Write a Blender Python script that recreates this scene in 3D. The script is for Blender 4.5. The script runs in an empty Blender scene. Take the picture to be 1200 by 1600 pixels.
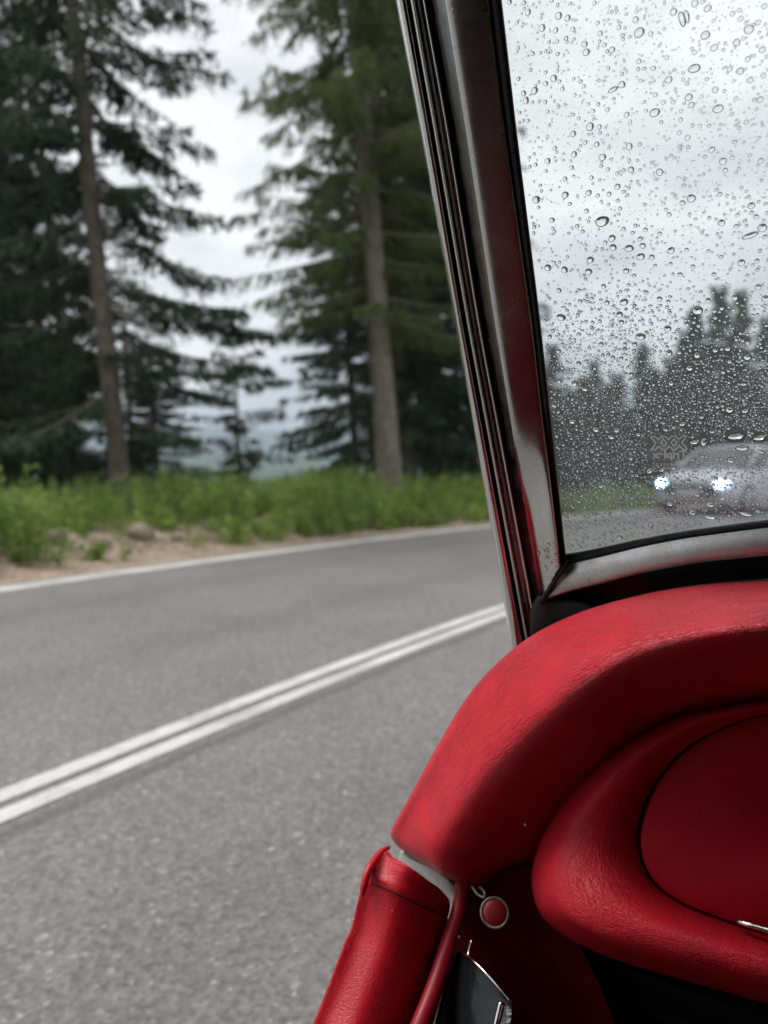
import bpy, bmesh, math, random
import numpy as np
from mathutils import Vector, Matrix
from mathutils.bvhtree import BVHTree

random.seed(7)
rng = np.random.default_rng(11)
SC = bpy.context.scene
COL = SC.collection
rad = math.radians

# ------------------------------------------------------------------ camera
F_PX = 1200.0                      # focal length in pixels of the 1200 wide frame
CAM_H = 1.05
PITCH = math.atan((800 - 724) / F_PX)
cam_data = bpy.data.cameras.new('camera')
cam_data.sensor_fit = 'HORIZONTAL'
cam_data.sensor_width = 36.0
cam_data.lens = 36.0
cam_data.clip_start = 0.02
cam_data.clip_end = 12000
cam_data.dof.use_dof = True
cam_data.dof.focus_distance = 0.575
cam_data.dof.aperture_fstop = 6.6
cam_data.dof.aperture_blades = 0
cam = bpy.data.objects.new('camera', cam_data)
COL.objects.link(cam)
cam.location = (0, 0, CAM_H)
cam.rotation_euler = (math.pi / 2 - PITCH, 0, 0)
SC.camera = cam

# ------------------------------------------------------------------ sky and sun
SUN_EL, SUN_AZ = rad(52), rad(-70)        # azimuth measured from +Y towards +X
world = bpy.data.worlds.new('World')
SC.world = world
world.use_nodes = True
wn, wl = world.node_tree.nodes, world.node_tree.links
wn.clear()
w_out = wn.new('ShaderNodeOutputWorld')
w_bg = wn.new('ShaderNodeBackground')
w_bg.inputs['Strength'].default_value = 0.1
w_sky = wn.new('ShaderNodeTexSky')
w_sky.sky_type = 'NISHITA'
w_sky.sun_disc = False
w_sky.sun_elevation = SUN_EL
w_sky.sun_rotation = SUN_AZ
w_tc = wn.new('ShaderNodeTexCoord')
w_map = wn.new('ShaderNodeMapping')
w_map.inputs['Scale'].default_value = (1.0, 1.0, 2.2)
w_noise = wn.new('ShaderNodeTexNoise')
w_noise.inputs['Scale'].default_value = 2.6
w_noise.inputs['Detail'].default_value = 6
w_noise.inputs['Roughness'].default_value = 0.55
w_ramp = wn.new('ShaderNodeValToRGB')
w_ramp.color_ramp.elements[0].position = 0.36
w_ramp.color_ramp.elements[0].color = (5.5, 5.65, 5.9, 1)
w_ramp.color_ramp.elements[1].position = 0.62
w_ramp.color_ramp.elements[1].color = (9.5, 9.55, 9.6, 1)
w_mix = wn.new('ShaderNodeMixRGB')
w_mix.inputs['Fac'].default_value = 0.96
wl.new(w_tc.outputs['Generated'], w_map.inputs['Vector'])
wl.new(w_map.outputs['Vector'], w_noise.inputs['Vector'])
wl.new(w_noise.outputs['Fac'], w_ramp.inputs['Fac'])
wl.new(w_sky.outputs['Color'], w_mix.inputs['Color1'])
wl.new(w_ramp.outputs['Color'], w_mix.inputs['Color2'])
wl.new(w_mix.outputs['Color'], w_bg.inputs['Color'])
wl.new(w_bg.outputs['Background'], w_out.inputs['Surface'])

sun_d = bpy.data.lights.new('sun', 'SUN')
sun_d.energy = 1.5
sun_d.angle = rad(25)
sun_d.color = (1.0, 0.96, 0.9)
sun = bpy.data.objects.new('sun', sun_d)
COL.objects.link(sun)
sdir = Vector((math.sin(SUN_AZ) * math.cos(SUN_EL), math.cos(SUN_AZ) * math.cos(SUN_EL), math.sin(SUN_EL)))
sun.rotation_euler = sdir.to_track_quat('Z', 'Y').to_euler()

SC.view_settings.view_transform = 'Standard'
SC.view_settings.look = 'None'
SC.view_settings.gamma = 1
SC.view_settings.exposure = 0.58
SC.view_settings.use_curve_mapping = False
SC.render.engine = 'CYCLES'
SC.cycles.use_denoising = True
SC.cycles.use_adaptive_sampling = True
SC.cycles.adaptive_threshold = 0.02
SC.cycles.adaptive_min_samples = 24
SC.cycles.max_bounces = 8
SC.cycles.diffuse_bounces = 3
SC.cycles.glossy_bounces = 4
SC.cycles.transmission_bounces = 6
SC.cycles.transparent_max_bounces = 16
SC.cycles.volume_bounces = 0
SC.cycles.caustics_reflective = False
SC.cycles.caustics_refractive = False
SC.cycles.sample_clamp_indirect = 6.0
SC.render.use_motion_blur = False

# ------------------------------------------------------------------ helpers
CP = Vector((0, 0, CAM_H))
def ray(x, y):
    a, b = (x - 600) / F_PX, (800 - y) / F_PX
    return Vector((a, math.cos(PITCH) + b * math.sin(PITCH), -math.sin(PITCH) + b * math.cos(PITCH)))
def at_depth(x, y, d):
    return CP + ray(x, y) * d

CAR_HD = rad(33)                              # heading of our own car
CF = Vector((math.sin(CAR_HD), math.cos(CAR_HD), 0))
CR = Vector((math.cos(CAR_HD), -math.sin(CAR_HD), 0))
CU = Vector((0, 0, 1))
def cw(l, f, z):                              # car frame: right, forward, up (from the camera)
    return CP + CR * l + CF * f + CU * z
def on_f(x, y, f):                            # sight line meets the plane at forward distance f
    r = ray(x, y)
    return CP + r * (f / r.dot(CF))
def on_l(x, y, l):
    r = ray(x, y)
    return CP + r * (l / r.dot(CR))
RAKE = rad(20)
WP = cw(0, 0.65, -0.08)
WN = (-CF * math.cos(RAKE) + CU * math.sin(RAKE)).normalized()   # windscreen normal, into the cabin
WUP = (CU * math.cos(RAKE) - CF * math.sin(RAKE))
WN = CR.cross(WUP).normalized()
if WN.dot(CF) > 0: WN = -WN
def on_w(x, y, off=0.0):                      # on the windscreen plane, lifted by off into the cabin
    r = ray(x, y)
    t = ((WP + WN * off) - CP).dot(WN) / r.dot(WN)
    return CP + r * t

def link(o, parent=None):
    COL.objects.link(o)
    if parent is not None:
        o.parent = parent
    return o
def thing(name, label, cat, loc=(0, 0, 0), group=None):
    o = bpy.data.objects.new(name, None)
    o.empty_display_size = 0.1
    COL.objects.link(o)
    o.location = loc
    o['label'] = label; o['category'] = cat
    if group: o['group'] = group
    return o
def tag(o, label, cat, group=None):
    o['label'] = label; o['category'] = cat
    if group: o['group'] = group
    return o
def mesh_obj(name, verts, faces, mat, parent=None, smooth=True, uvs=None):
    me = bpy.data.meshes.new(name)
    me.from_pydata([tuple(v) for v in verts], [], faces)
    if uvs is not None:
        uvl = me.uv_layers.new(name='UVMap')
        lv = np.zeros(len(me.loops), dtype=np.int32)
        me.loops.foreach_get('vertex_index', lv)
        uvl.data.foreach_set('uv', np.asarray(uvs, dtype=np.float32)[lv].ravel())
    me.materials.append(mat)
    if smooth:
        me.polygons.foreach_set('use_smooth', [True] * len(me.polygons))
    me.update()
    return link(bpy.data.objects.new(name, me), parent)
def quads_obj(name, V, Q, mat, parent=None, tint=None, smooth=False):
    """big mesh from numpy: V (n,3), Q (m,4)"""
    me = bpy.data.meshes.new(name)
    n, m = len(V), len(Q)
    k = Q.shape[1]
    me.vertices.add(n); me.vertices.foreach_set('co', np.ascontiguousarray(V, dtype=np.float32).ravel())
    me.loops.add(m * k); me.loops.foreach_set('vertex_index', np.ascontiguousarray(Q, dtype=np.int32).ravel())
    me.polygons.add(m); me.polygons.foreach_set('loop_start', np.arange(0, m * k, k, dtype=np.int32))
    if smooth:
        me.polygons.foreach_set('use_smooth', np.ones(m, dtype=bool))
    if tint is not None:
        at = me.attributes.new('tint', 'FLOAT', 'POINT')
        at.data.foreach_set('value', np.ascontiguousarray(tint, dtype=np.float32))
    me.materials.append(mat)
    me.update(calc_edges=True)
    return link(bpy.data.objects.new(name, me), parent)
def bm_obj(name, bm, mat, parent=None, smooth=True):
    me = bpy.data.meshes.new(name)
    bmesh.ops.recalc_face_normals(bm, faces=bm.faces)
    bm.to_mesh(me); bm.free()
    me.materials.append(mat)
    if smooth:
        me.polygons.foreach_set('use_smooth', [True] * len(me.polygons))
    return link(bpy.data.objects.new(name, me), parent)

def crom(P, n):
    """Catmull-Rom resample of a control array P (k, ...) to n samples (endpoints kept)"""
    P = np.asarray(P, dtype=float)
    k = len(P)
    E = np.concatenate([[2 * P[0] - P[1]], P, [2 * P[-1] - P[-2]]])
    t = np.linspace(0, k - 1, n)
    i = np.minimum(t.astype(int), k - 2)
    u = (t - i).reshape((-1,) + (1,) * (P.ndim - 1))
    a, b, c, d = E[i], E[i + 1], E[i + 2], E[i + 3]
    return 0.5 * ((2 * b) + (c - a) * u + (2 * a - 5 * b + 4 * c - d) * u ** 2 + (3 * b - a - 3 * c + d) * u ** 3)
def loft(name, grid, mat, parent=None, nu=60, nv=24, close_ends=False, smooth_it=0):
    """grid[station][v] of points -> smooth skin with UV (u along stations, v across), in metres"""
    G = np.array([[tuple(p) for p in st] for st in grid], dtype=float)
    G = crom(G, nu)
    G = np.swapaxes(crom(np.swapaxes(G, 0, 1), nv), 0, 1)
    for _ in range(smooth_it):
        H_ = G.copy(); H_[1:-1, 1:-1] = (4 * G[1:-1, 1:-1] + G[:-2, 1:-1] + G[2:, 1:-1] + G[1:-1, :-2] + G[1:-1, 2:]) / 8; G = H_
    du = np.concatenate([[0], np.cumsum(np.linalg.norm(np.diff(G[:, nv // 2], axis=0), axis=1))])
    dv = np.concatenate([[0], np.cumsum(np.linalg.norm(np.diff(G[nu // 2], axis=0), axis=1))])
    uv = np.stack(np.meshgrid(du, dv, indexing='ij'), -1).reshape(-1, 2)
    V = G.reshape(-1, 3)
    faces = [(i * nv + j, i * nv + j + 1, (i + 1) * nv + j + 1, (i + 1) * nv + j) for i in range(nu - 1) for j in range(nv - 1)]
    if close_ends:
        faces.append(tuple(range(nv))); faces.append(tuple((nu - 1) * nv + j for j in reversed(range(nv))))
    return mesh_obj(name, V, faces, mat, parent, True, uv)
def tube(name, pts, r, mat, parent=None, seg=12, n=None, caps=True):
    P = [Vector(p) for p in pts]
    if n: P = [Vector(p) for p in crom([tuple(p) for p in P], n)]
    R = r if isinstance(r, (list, tuple, np.ndarray)) else [r] * len(P)
    if len(R) != len(P):
        R = np.interp(np.linspace(0, 1, len(P)), np.linspace(0, 1, len(R)), R)
    V, faces = [], []
    nrm = None
    for i, p in enumerate(P):
        t = (P[min(i + 1, len(P) - 1)] - P[max(i - 1, 0)]).normalized()
        if nrm is None:
            nrm = t.orthogonal().normalized()
        nrm = (nrm - t * nrm.dot(t)).normalized()
        b = t.cross(nrm)
        for k in range(seg):
            a = 2 * math.pi * k / seg
            V.append(p + (nrm * math.cos(a) + b * math.sin(a)) * R[i])
    for i in range(len(P) - 1):
        for k in range(seg):
            faces.append((i * seg + k, i * seg + (k + 1) % seg, (i + 1) * seg + (k + 1) % seg, (i + 1) * seg + k))
    if caps:
        faces.append(tuple(reversed(range(seg)))); faces.append(tuple((len(P) - 1) * seg + k for k in range(seg)))
    return mesh_obj(name, V, faces, mat, parent)
def box_verts(o, ax, ay, az):
    return [o + ax * i + ay * j + az * k for k in (0, 1) for j in (0, 1) for i in (0, 1)]
BOXF = [(0, 2, 3, 1), (4, 5, 7, 6), (0, 1, 5, 4), (2, 6, 7, 3), (0, 4, 6, 2), (1, 3, 7, 5)]
def box(name, o, ax, ay, az, mat, parent=None):
    return mesh_obj(name, box_verts(o, ax, ay, az), BOXF, mat, parent, False)

# ------------------------------------------------------------------ materials
def mat(name, color=(0.5, 0.5, 0.5), rough=0.5, metal=0.0, spec=0.5, **kw):
    m = bpy.data.materials.new(name); m.use_nodes = True
    b = m.node_tree.nodes['Principled BSDF']
    b.inputs['Base Color'].default_value = (*color, 1)
    b.inputs['Roughness'].default_value = rough
    b.inputs['Metallic'].default_value = metal
    b.inputs['Specular IOR Level'].default_value = spec
    for k, v in kw.items(): b.inputs[k].default_value = v
    return m
class NT:
    def __init__(s, m):
        s.m = m; s.t = m.node_tree; s.n = s.t.nodes; s.b = s.n.get('Principled BSDF'); s.out = s.n['Material Output']
    def new(s, t, **kw):
        nd = s.n.new('ShaderNode' + t)
        for k, v in kw.items():
            if k in nd.inputs.keys(): nd.inputs[k].default_value = v
            else: setattr(nd, k, v)
        return nd
    def ln(s, a, b): s.t.links.new(a, b)
    def coords(s, kind='Object', scale=(1, 1, 1), rot=(0, 0, 0)):
        tc = s.new('TexCoord'); mp = s.new('Mapping')
        mp.inputs['Scale'].default_value = scale; mp.inputs['Rotation'].default_value = rot
        s.ln(tc.outputs[kind], mp.inputs['Vector']); return mp.outputs['Vector']
    def noise(s, vec, scale, detail=4, rough=0.5, dist=0.0):
        nd = s.new('TexNoise'); nd.inputs['Scale'].default_value = scale; nd.inputs['Detail'].default_value = detail
        nd.inputs['Roughness'].default_value = rough; nd.inputs['Distortion'].default_value = dist
        s.ln(vec, nd.inputs['Vector']); return nd.outputs['Fac']
    def ramp(s, fac, *stops):
        r = s.new('ValToRGB'); e = r.color_ramp.elements
        while len(e) < len(stops): e.new(0.5)
        for el, (p, c) in zip(e, stops):
            el.position = p; el.color = (*c, 1) if len(c) == 3 else c
        s.ln(fac, r.inputs['Fac']); return r.outputs['Color']
    def mix(s, fac, a, b, mode='MIX'):
        nd = s.new('MixRGB'); nd.blend_type = mode
        for v, i in ((fac, 0), (a, 1), (b, 2)):
            if hasattr(v, 'links'): s.ln(v, nd.inputs[i])
            elif isinstance(v, (int, float)): nd.inputs[i].default_value = v if i == 0 else (v, v, v, 1)
            else: nd.inputs[i].default_value = (*v, 1)
        return nd.outputs['Color']
    def math(s, op, a, b=0.0):
        nd = s.new('Math'); nd.operation = op
        for v, i in ((a, 0), (b, 1)):
            if hasattr(v, 'links'): s.ln(v, nd.inputs[i])
            else: nd.inputs[i].default_value = v
        return nd.outputs[0]
    def bump(s, h, strength=0.3, dist=0.001, prev=None):
        nd = s.new('Bump'); nd.inputs['Strength'].default_value = strength; nd.inputs['Distance'].default_value = dist
        s.ln(h, nd.inputs['Height'])
        if prev is not None: s.ln(prev, nd.inputs['Normal'])
        return nd.outputs['Normal']
G3 = lambda v: (v, v, v)

def leather(name, base, wrinkle=1.0, rough=0.40, spec=0.38):
    m = mat(name, base, rough, spec=spec); t = NT(m)
    uv = t.coords('UV', (1, 1, 1)); ob = t.coords('Object')
    n1 = t.noise(ob, 26, 5, 0.6)
    t.ln(t.ramp(n1, (0.3, tuple(c * 0.86 for c in base)), (0.7, tuple(min(1, c * 1.08) for c in base))), t.b.inputs['Base Color'])
    # wrinkles run along the roll: stretched across v
    st = t.coords('UV', (62, 270, 1), (0, 0, 0.12))
    w1 = t.noise(st, 1.0, 2, 0.5, 1.3)
    wr = t.ramp(t.math('ABSOLUTE', t.math('SUBTRACT', w1, 0.5)), (0.0, G3(0)), (0.05, G3(0.8)), (0.1, G3(1)))
    msk = t.ramp(t.noise(uv, 14, 3, 0.55), (0.36, G3(0.15)), (0.66, G3(1)))
    wrm = t.mix(msk, G3(1), wr)
    vor = t.new('TexVoronoi'); vor.inputs['Scale'].default_value = 700; t.ln(uv, vor.inputs['Vector'])
    b1 = t.bump(wrm, 0.8 * wrinkle, 0.0009)
    b2 = t.bump(vor.outputs['Distance'], 0.5, 0.0005, b1)
    b3 = t.bump(t.noise(ob, 45, 3), 0.12, 0.0015, b2)
    t.ln(b3, t.b.inputs['Normal'])
    t.ln(t.ramp(t.noise(ob, 34, 4), (0.35, G3(rough - 0.04)), (0.65, G3(rough + 0.06))), t.b.inputs['Roughness'])
    return m
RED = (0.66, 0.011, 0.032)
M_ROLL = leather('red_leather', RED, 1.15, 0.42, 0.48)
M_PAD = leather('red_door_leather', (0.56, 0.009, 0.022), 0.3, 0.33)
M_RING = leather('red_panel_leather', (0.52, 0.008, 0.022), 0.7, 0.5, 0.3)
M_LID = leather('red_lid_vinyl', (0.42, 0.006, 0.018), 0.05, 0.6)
M_LID.node_tree.nodes['Principled BSDF'].inputs['Specular IOR Level'].default_value = 0.12
M_WELT = leather('red_welt', (0.33, 0.009, 0.02), 0.1, 0.4)

def chrome(name, col=0.72, r0=0.10, r1=0.28, scale=60):
    m = mat(name, G3(col), 0.15, 1.0); t = NT(m)
    ob = t.coords('Object')
    t.ln(t.ramp(t.noise(ob, scale, 5, 0.6), (0.35, G3(r0)), (0.68, G3(r1))), t.b.inputs['Roughness'])
    sp = t.ramp(t.noise(ob, 700, 2), (0.3, (col * 0.62, col * 0.6, col * 0.57)), (0.42, (col, col * 0.985, col * 0.96)))
    t.ln(sp, t.b.inputs['Base Color'])
    t.ln(t.bump(t.noise(ob, 420, 3), 0.08, 0.0004), t.b.inputs['Normal'])
    return m
M_CHROME = chrome('chrome', 0.7, 0.06, 0.16)
M_FACE = chrome('worn_chrome', 0.62, 0.22, 0.28)
M_RAIL = chrome('brushed_rail_metal', 0.55, 0.34, 0.5)
M_DARKCH = chrome('tarnished_channel', 0.22, 0.15, 0.3)
M_RUBBER = mat('black_rubber', G3(0.010), 0.55, spec=0.3)
t = NT(M_RUBBER); t.ln(t.bump(t.noise(t.coords(), 260, 3), 0.2, 0.0006), t.b.inputs['Normal'])
M_BLACK = mat('black_carpet', G3(0.012), 0.95, spec=0.1)
t = NT(M_BLACK); t.ln(t.bump(t.noise(t.coords(), 500, 2), 0.5, 0.001), t.b.inputs['Normal'])
M_HOOD = mat('black_hood_cloth', G3(0.018), 0.9, spec=0.15)
t = NT(M_HOOD); t.ln(t.bump(t.noise(t.coords(), 600, 2), 0.3, 0.0005), t.b.inputs['Normal'])
M_BODY = mat('pale_green_body_paint', (0.40, 0.43, 0.38), 0.28)
t = NT(M_BODY); t.ln(t.ramp(t.noise(t.coords(), 40, 5), (0.3, (0.33, 0.35, 0.31)), (0.6, (0.44, 0.465, 0.41))), t.b.inputs['Base Color'])
M_BRASS = mat('cream_ring', (0.42, 0.33, 0.22), 0.5)
t = NT(M_BRASS); t.ln(t.ramp(t.noise(t.coords(), 220, 3), (0.35, (0.10, 0.07, 0.045)), (0.65, (0.27, 0.21, 0.145))), t.b.inputs['Base Color'])
M_LATCH = mat('black_enamel', (0.012, 0.014, 0.016), 0.16, spec=0.35)
t = NT(M_LATCH); t.ln(t.bump(t.noise(t.coords(), 120, 4), 0.35, 0.002), t.b.inputs['Normal'])
M_WATER = bpy.data.materials.new('rain_water'); M_WATER.use_nodes = True
t = NT(M_WATER); t.n.remove(t.b)
g = t.new('BsdfGlass', IOR=1.333, Roughness=0.0); t.ln(g.outputs[0], t.out.inputs['Surface'])
M_BEAD = bpy.data.materials.new('rain_bead'); M_BEAD.use_nodes = True
t = NT(M_BEAD); t.n.remove(t.b)
tr = t.new('BsdfTransparent'); tr.inputs['Color'].default_value = (0.97, 0.97, 0.97, 1)
gl = t.new('BsdfGlossy', Roughness=0.03); fr = t.new('Fresnel', IOR=1.45); mx = t.new('MixShader'); ge = t.new('NewGeometry')
t.ln(t.math('MULTIPLY', fr.outputs[0], t.math('SUBTRACT', 1.0, ge.outputs['Backfacing'])), mx.inputs[0]); t.ln(tr.outputs[0], mx.inputs[1]); t.ln(gl.outputs[0], mx.inputs[2]); t.ln(mx.outputs[0], t.out.inputs['Surface'])
M_GLASS = bpy.data.materials.new('windscreen_glass'); M_GLASS.use_nodes = True
t = NT(M_GLASS); t.n.remove(t.b)
tr = t.new('BsdfTransparent'); tr.inputs['Color'].default_value = (0.955, 0.972, 0.965, 1)
gl = t.new('BsdfGlossy', Roughness=0.0); fr = t.new('Fresnel', IOR=1.3); mx = t.new('MixShader')
tl = t.new('BsdfTranslucent'); tl.inputs['Color'].default_value = (0.9, 0.93, 0.94, 1); m0 = t.new('MixShader'); m0.inputs[0].default_value = 0.065
t.ln(tr.outputs[0], m0.inputs[1]); t.ln(tl.outputs[0], m0.inputs[2])
t.ln(fr.outputs[0], mx.inputs[0]); t.ln(m0.outputs[0], mx.inputs[1]); t.ln(gl.outputs[0], mx.inputs[2]); t.ln(mx.outputs[0], t.out.inputs['Surface'])
M_ETCH = bpy.data.materials.new('etched_white'); M_ETCH.use_nodes = True
t = NT(M_ETCH); t.b.inputs['Base Color'].default_value = (0.85, 0.86, 0.86, 1); t.b.inputs['Roughness'].default_value = 0.8
tr = t.new('BsdfTransparent'); tl = t.new('BsdfTranslucent'); tl.inputs['Color'].default_value = (0.85, 0.86, 0.86, 1)
m1 = t.new('MixShader'); m1.inputs[0].default_value = 0.6; m2 = t.new('MixShader'); m2.inputs[0].default_value = 0.95
t.ln(t.b.outputs[0], m1.inputs[1]); t.ln(tl.outputs[0], m1.inputs[2]); t.ln(tr.outputs[0], m2.inputs[1]); t.ln(m1.outputs[0], m2.inputs[2]); t.ln(m2.outputs[0], t.out.inputs['Surface'])

M_ASPHALT = mat('asphalt', G3(0.1), 0.7, spec=0.4)
t = NT(M_ASPHALT); ob = t.coords('Object')
vo = t.new('TexVoronoi'); vo.inputs['Scale'].default_value = 85; t.ln(ob, vo.inputs['Vector'])
stone = t.ramp(vo.outputs['Color'], (0.10, (0.13, 0.124, 0.119)), (0.55, (0.205, 0.194, 0.185)), (0.85, (0.25, 0.237, 0.225)), (0.97, (0.44, 0.42, 0.40)))
big = t.ramp(t.noise(ob, 0.9, 5, 0.6), (0.3, G3(0.88)), (0.7, G3(1.08)))
mid = t.ramp(t.noise(ob, 34, 3, 0.6), (0.3, G3(0.86)), (0.7, G3(1.14)))
c = t.mix(1.0, t.mix(1.0, stone, big, 'MULTIPLY'), mid, 'MULTIPLY')
# wheel tracks and a tarred seam follow the bend: distance from the centre of the curve
dn = t.new('VectorMath'); dn.operation = 'DISTANCE'; t.ln(ob, dn.inputs[0]); dn.inputs[1].default_value = (48.0 * math.cos(rad(29)), -48.0 * math.sin(rad(29)), 0)
off = t.math('SUBTRACT', dn.outputs['Value'], 48.0)
wob = t.math('ADD', off, t.math('MULTIPLY', t.math('SUBTRACT', t.noise(ob, 1.3, 3), 0.5), 0.10))
track = None
for o_ in (-0.35, 1.15, 3.35, 4.85):
    g_ = t.math('SUBTRACT', 1.0, t.math('MINIMUM', 1.0, t.math('DIVIDE', t.math('ABSOLUTE', t.math('SUBTRACT', wob, o_)), 0.38)))
    track = g_ if track is None else t.math('MAXIMUM', track, g_)
c = t.mix(t.math('MULTIPLY', track, 0.55), c, t.mix(1.0, c, (0.80, 0.80, 0.81), 'MULTIPLY'))
seam = t.math('MULTIPLY', t.math('LESS_THAN', t.math('ABSOLUTE', t.math('SUBTRACT', wob, 1.985)), 0.03), 0.4)
c = t.mix(seam, c, (0.055, 0.057, 0.06))
t.ln(c, t.b.inputs['Base Color'])
t.ln(t.bump(vo.outputs['Distance'], 0.45, 0.004), t.b.inputs['Normal'])
M_LINE = mat('road_paint', G3(0.6), 0.6)
t = NT(M_LINE); ob = t.coords('Object')
p1 = t.ramp(t.noise(ob, 22, 6, 0.72), (0.30, (0.25, 0.24, 0.23)), (0.40, (0.60, 0.59, 0.565)), (0.75, (0.74, 0.73, 0.70)))
p2 = t.ramp(t.noise(ob, 2.3, 4, 0.6), (0.34, G3(0.72)), (0.62, G3(1.04)))
t.ln(t.mix(1.0, p1, p2, 'MULTIPLY'), t.b.inputs['Base Color'])
t.ln(t.bump(t.noise(ob, 70, 3), 0.3, 0.003), t.b.inputs['Normal'])
M_GRAVEL = mat('gravel_soil', (0.3, 0.22, 0.15), 0.9, spec=0.2)
t = NT(M_GRAVEL); ob = t.coords('Object')
vo = t.new('TexVoronoi'); vo.inputs['Scale'].default_value = 24; t.ln(ob, vo.inputs['Vector'])
c1 = t.ramp(vo.outputs['Color'], (0.1, (0.24, 0.17, 0.115)), (0.5, (0.39, 0.295, 0.215)), (0.95, (0.52, 0.44, 0.36)))
c2 = t.ramp(t.noise(ob, 1.6, 5, 0.6), (0.3, G3(0.72)), (0.7, G3(1.15)))
t.ln(t.mix(1.0, c1, c2, 'MULTIPLY'), t.b.inputs['Base Color'])
t.ln(t.bump(vo.outputs['Distance'], 0.8, 0.02), t.b.inputs['Normal'])
M_STONE = mat('bank_stone', (0.3, 0.25, 0.2), 0.9, spec=0.2)
t = NT(M_STONE); ob = t.coords('Object')
t.ln(t.ramp(t.noise(ob, 9, 6, 0.65), (0.3, (0.26, 0.2, 0.15)), (0.7, (0.46, 0.39, 0.32))), t.b.inputs['Base Color'])
t.ln(t.bump(t.noise(ob, 22, 5), 0.7, 0.02), t.b.inputs['Normal'])
M_GROUND = mat('meadow_ground', (0.07, 0.13, 0.03), 0.95, spec=0.1)
t = NT(M_GROUND); ob = t.coords('Object')
c1 = t.ramp(t.noise(ob, 0.02, 6, 0.6), (0.35, (0.07, 0.115, 0.03)), (0.65, (0.19, 0.27, 0.07)))
t.ln(c1, t.b.inputs['Base Color'])
M_HILL = mat('forested_hill', (0.03, 0.06, 0.03), 0.95, spec=0.05)
t = NT(M_HILL); ob = t.coords('Object')
t.ln(t.ramp(t.noise(ob, 0.012, 7, 0.65), (0.35, (0.022, 0.045, 0.022)), (0.55, (0.05, 0.09, 0.035)), (0.7, (0.09, 0.15, 0.05))), t.b.inputs['Base Color'])
t.ln(t.bump(t.noise(ob, 0.06, 5), 0.8, 6.0), t.b.inputs['Normal'])

def foliage(name, dark, lite, transl=0.3, rough=0.6):
    m = mat(name, dark, rough, spec=0.25); t = NT(m)
    at = t.new('Attribute'); at.attribute_name = 'tint'
    col = t.ramp(at.outputs['Fac'], (0.0, dark), (1.0, lite))
    t.ln(col, t.b.inputs['Base Color'])
    tl = t.new('BsdfTranslucent'); t.ln(col, tl.inputs['Color'])
    mx = t.new('MixShader'); mx.inputs[0].default_value = transl
    t.ln(t.b.outputs[0], mx.inputs[1]); t.ln(tl.outputs[0], mx.inputs[2]); t.ln(mx.outputs[0], t.out.inputs['Surface'])
    return m
M_SPRUCE = foliage('spruce_needles', (0.025, 0.047, 0.027), (0.068, 0.102, 0.05), 0.28)
M_LARCH = foliage('larch_needles', (0.062, 0.095, 0.027), (0.17, 0.215, 0.065), 0.38)
M_PINE = foliage('young_pine_needles', (0.035, 0.055, 0.022), (0.10, 0.11, 0.05), 0.3)
M_GRASS = foliage('verge_leaves', (0.12, 0.205, 0.045), (0.38, 0.50, 0.13), 0.45, 0.5)
def bark(name, a, b):
    m = mat(name, a, 0.9, spec=0.15); t = NT(m); ob = t.coords('Object', (1, 1, 0.25))
    n = t.noise(ob, 22, 6, 0.65)
    t.ln(t.ramp(n, (0.32, a), (0.68, b)), t.b.inputs['Base Color'])
    t.ln(t.bump(n, 0.9, 0.03), t.b.inputs['Normal'])
    return m
M_BARK = bark('spruce_bark', (0.055, 0.044, 0.036), (0.2, 0.17, 0.145))
M_BARK2 = bark('larch_bark', (0.11, 0.09, 0.075), (0.3, 0.26, 0.22))

# ------------------------------------------------------------------ road (an arc bending right)
R0, HD0 = 48.0, rad(29)
RC = (R0 * math.cos(HD0), -R0 * math.sin(HD0))
def arc(o, a, z=0.0):                        # o metres left of the camera line, a radians along the bend
    return Vector((RC[0] - (R0 + o) * math.cos(HD0 + a), RC[1] + (R0 + o) * math.sin(HD0 + a), z))
def arc_inv(x, y):
    dx, dy = x - RC[0], y - RC[1]
    return math.hypot(dx, dy) - R0, math.atan2(dy, -dx) - HD0
CEN, EDGE, NEAR = 2.16, 6.02, -1.72
A0, A1 = rad(-75), rad(110)
def ribbon(name, o0, o1, z, m, parent=None, a0=A0, a1=A1, n=220, no=2, zf=None):
    V, Fc = [], []
    for i in range(n + 1):
        a = a0 + (a1 - a0) * i / n
        for j in range(no):
            o = o0 + (o1 - o0) * j / (no - 1)
            V.append(arc(o, a, zf(o, a) if zf else z))
    for i in range(n):
        for j in range(no - 1):
            Fc.append((i * no + j, (i + 1) * no + j, (i + 1) * no + j + 1, i * no + j + 1))
    return mesh_obj(name, V, Fc, m, parent, True)
road = ribbon('road', NEAR - 0.3, EDGE + 0.24, 0.0, M_ASPHALT, no=8)
road['kind'] = 'structure'; road['label'] = 'grey asphalt road bending to the right'
ribbon('centre_line', CEN - 0.108, CEN - 0.026, 0.004, M_LINE, road)
ribbon('centre_line', CEN + 0.022, CEN + 0.108, 0.004, M_LINE, road)
ribbon('edge_line', EDGE - 0.12, EDGE + 0.12, 0.004, M_LINE, road)
ribbon('edge_line', NEAR - 0.07, NEAR + 0.07, 0.004, M_LINE, road)

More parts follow.
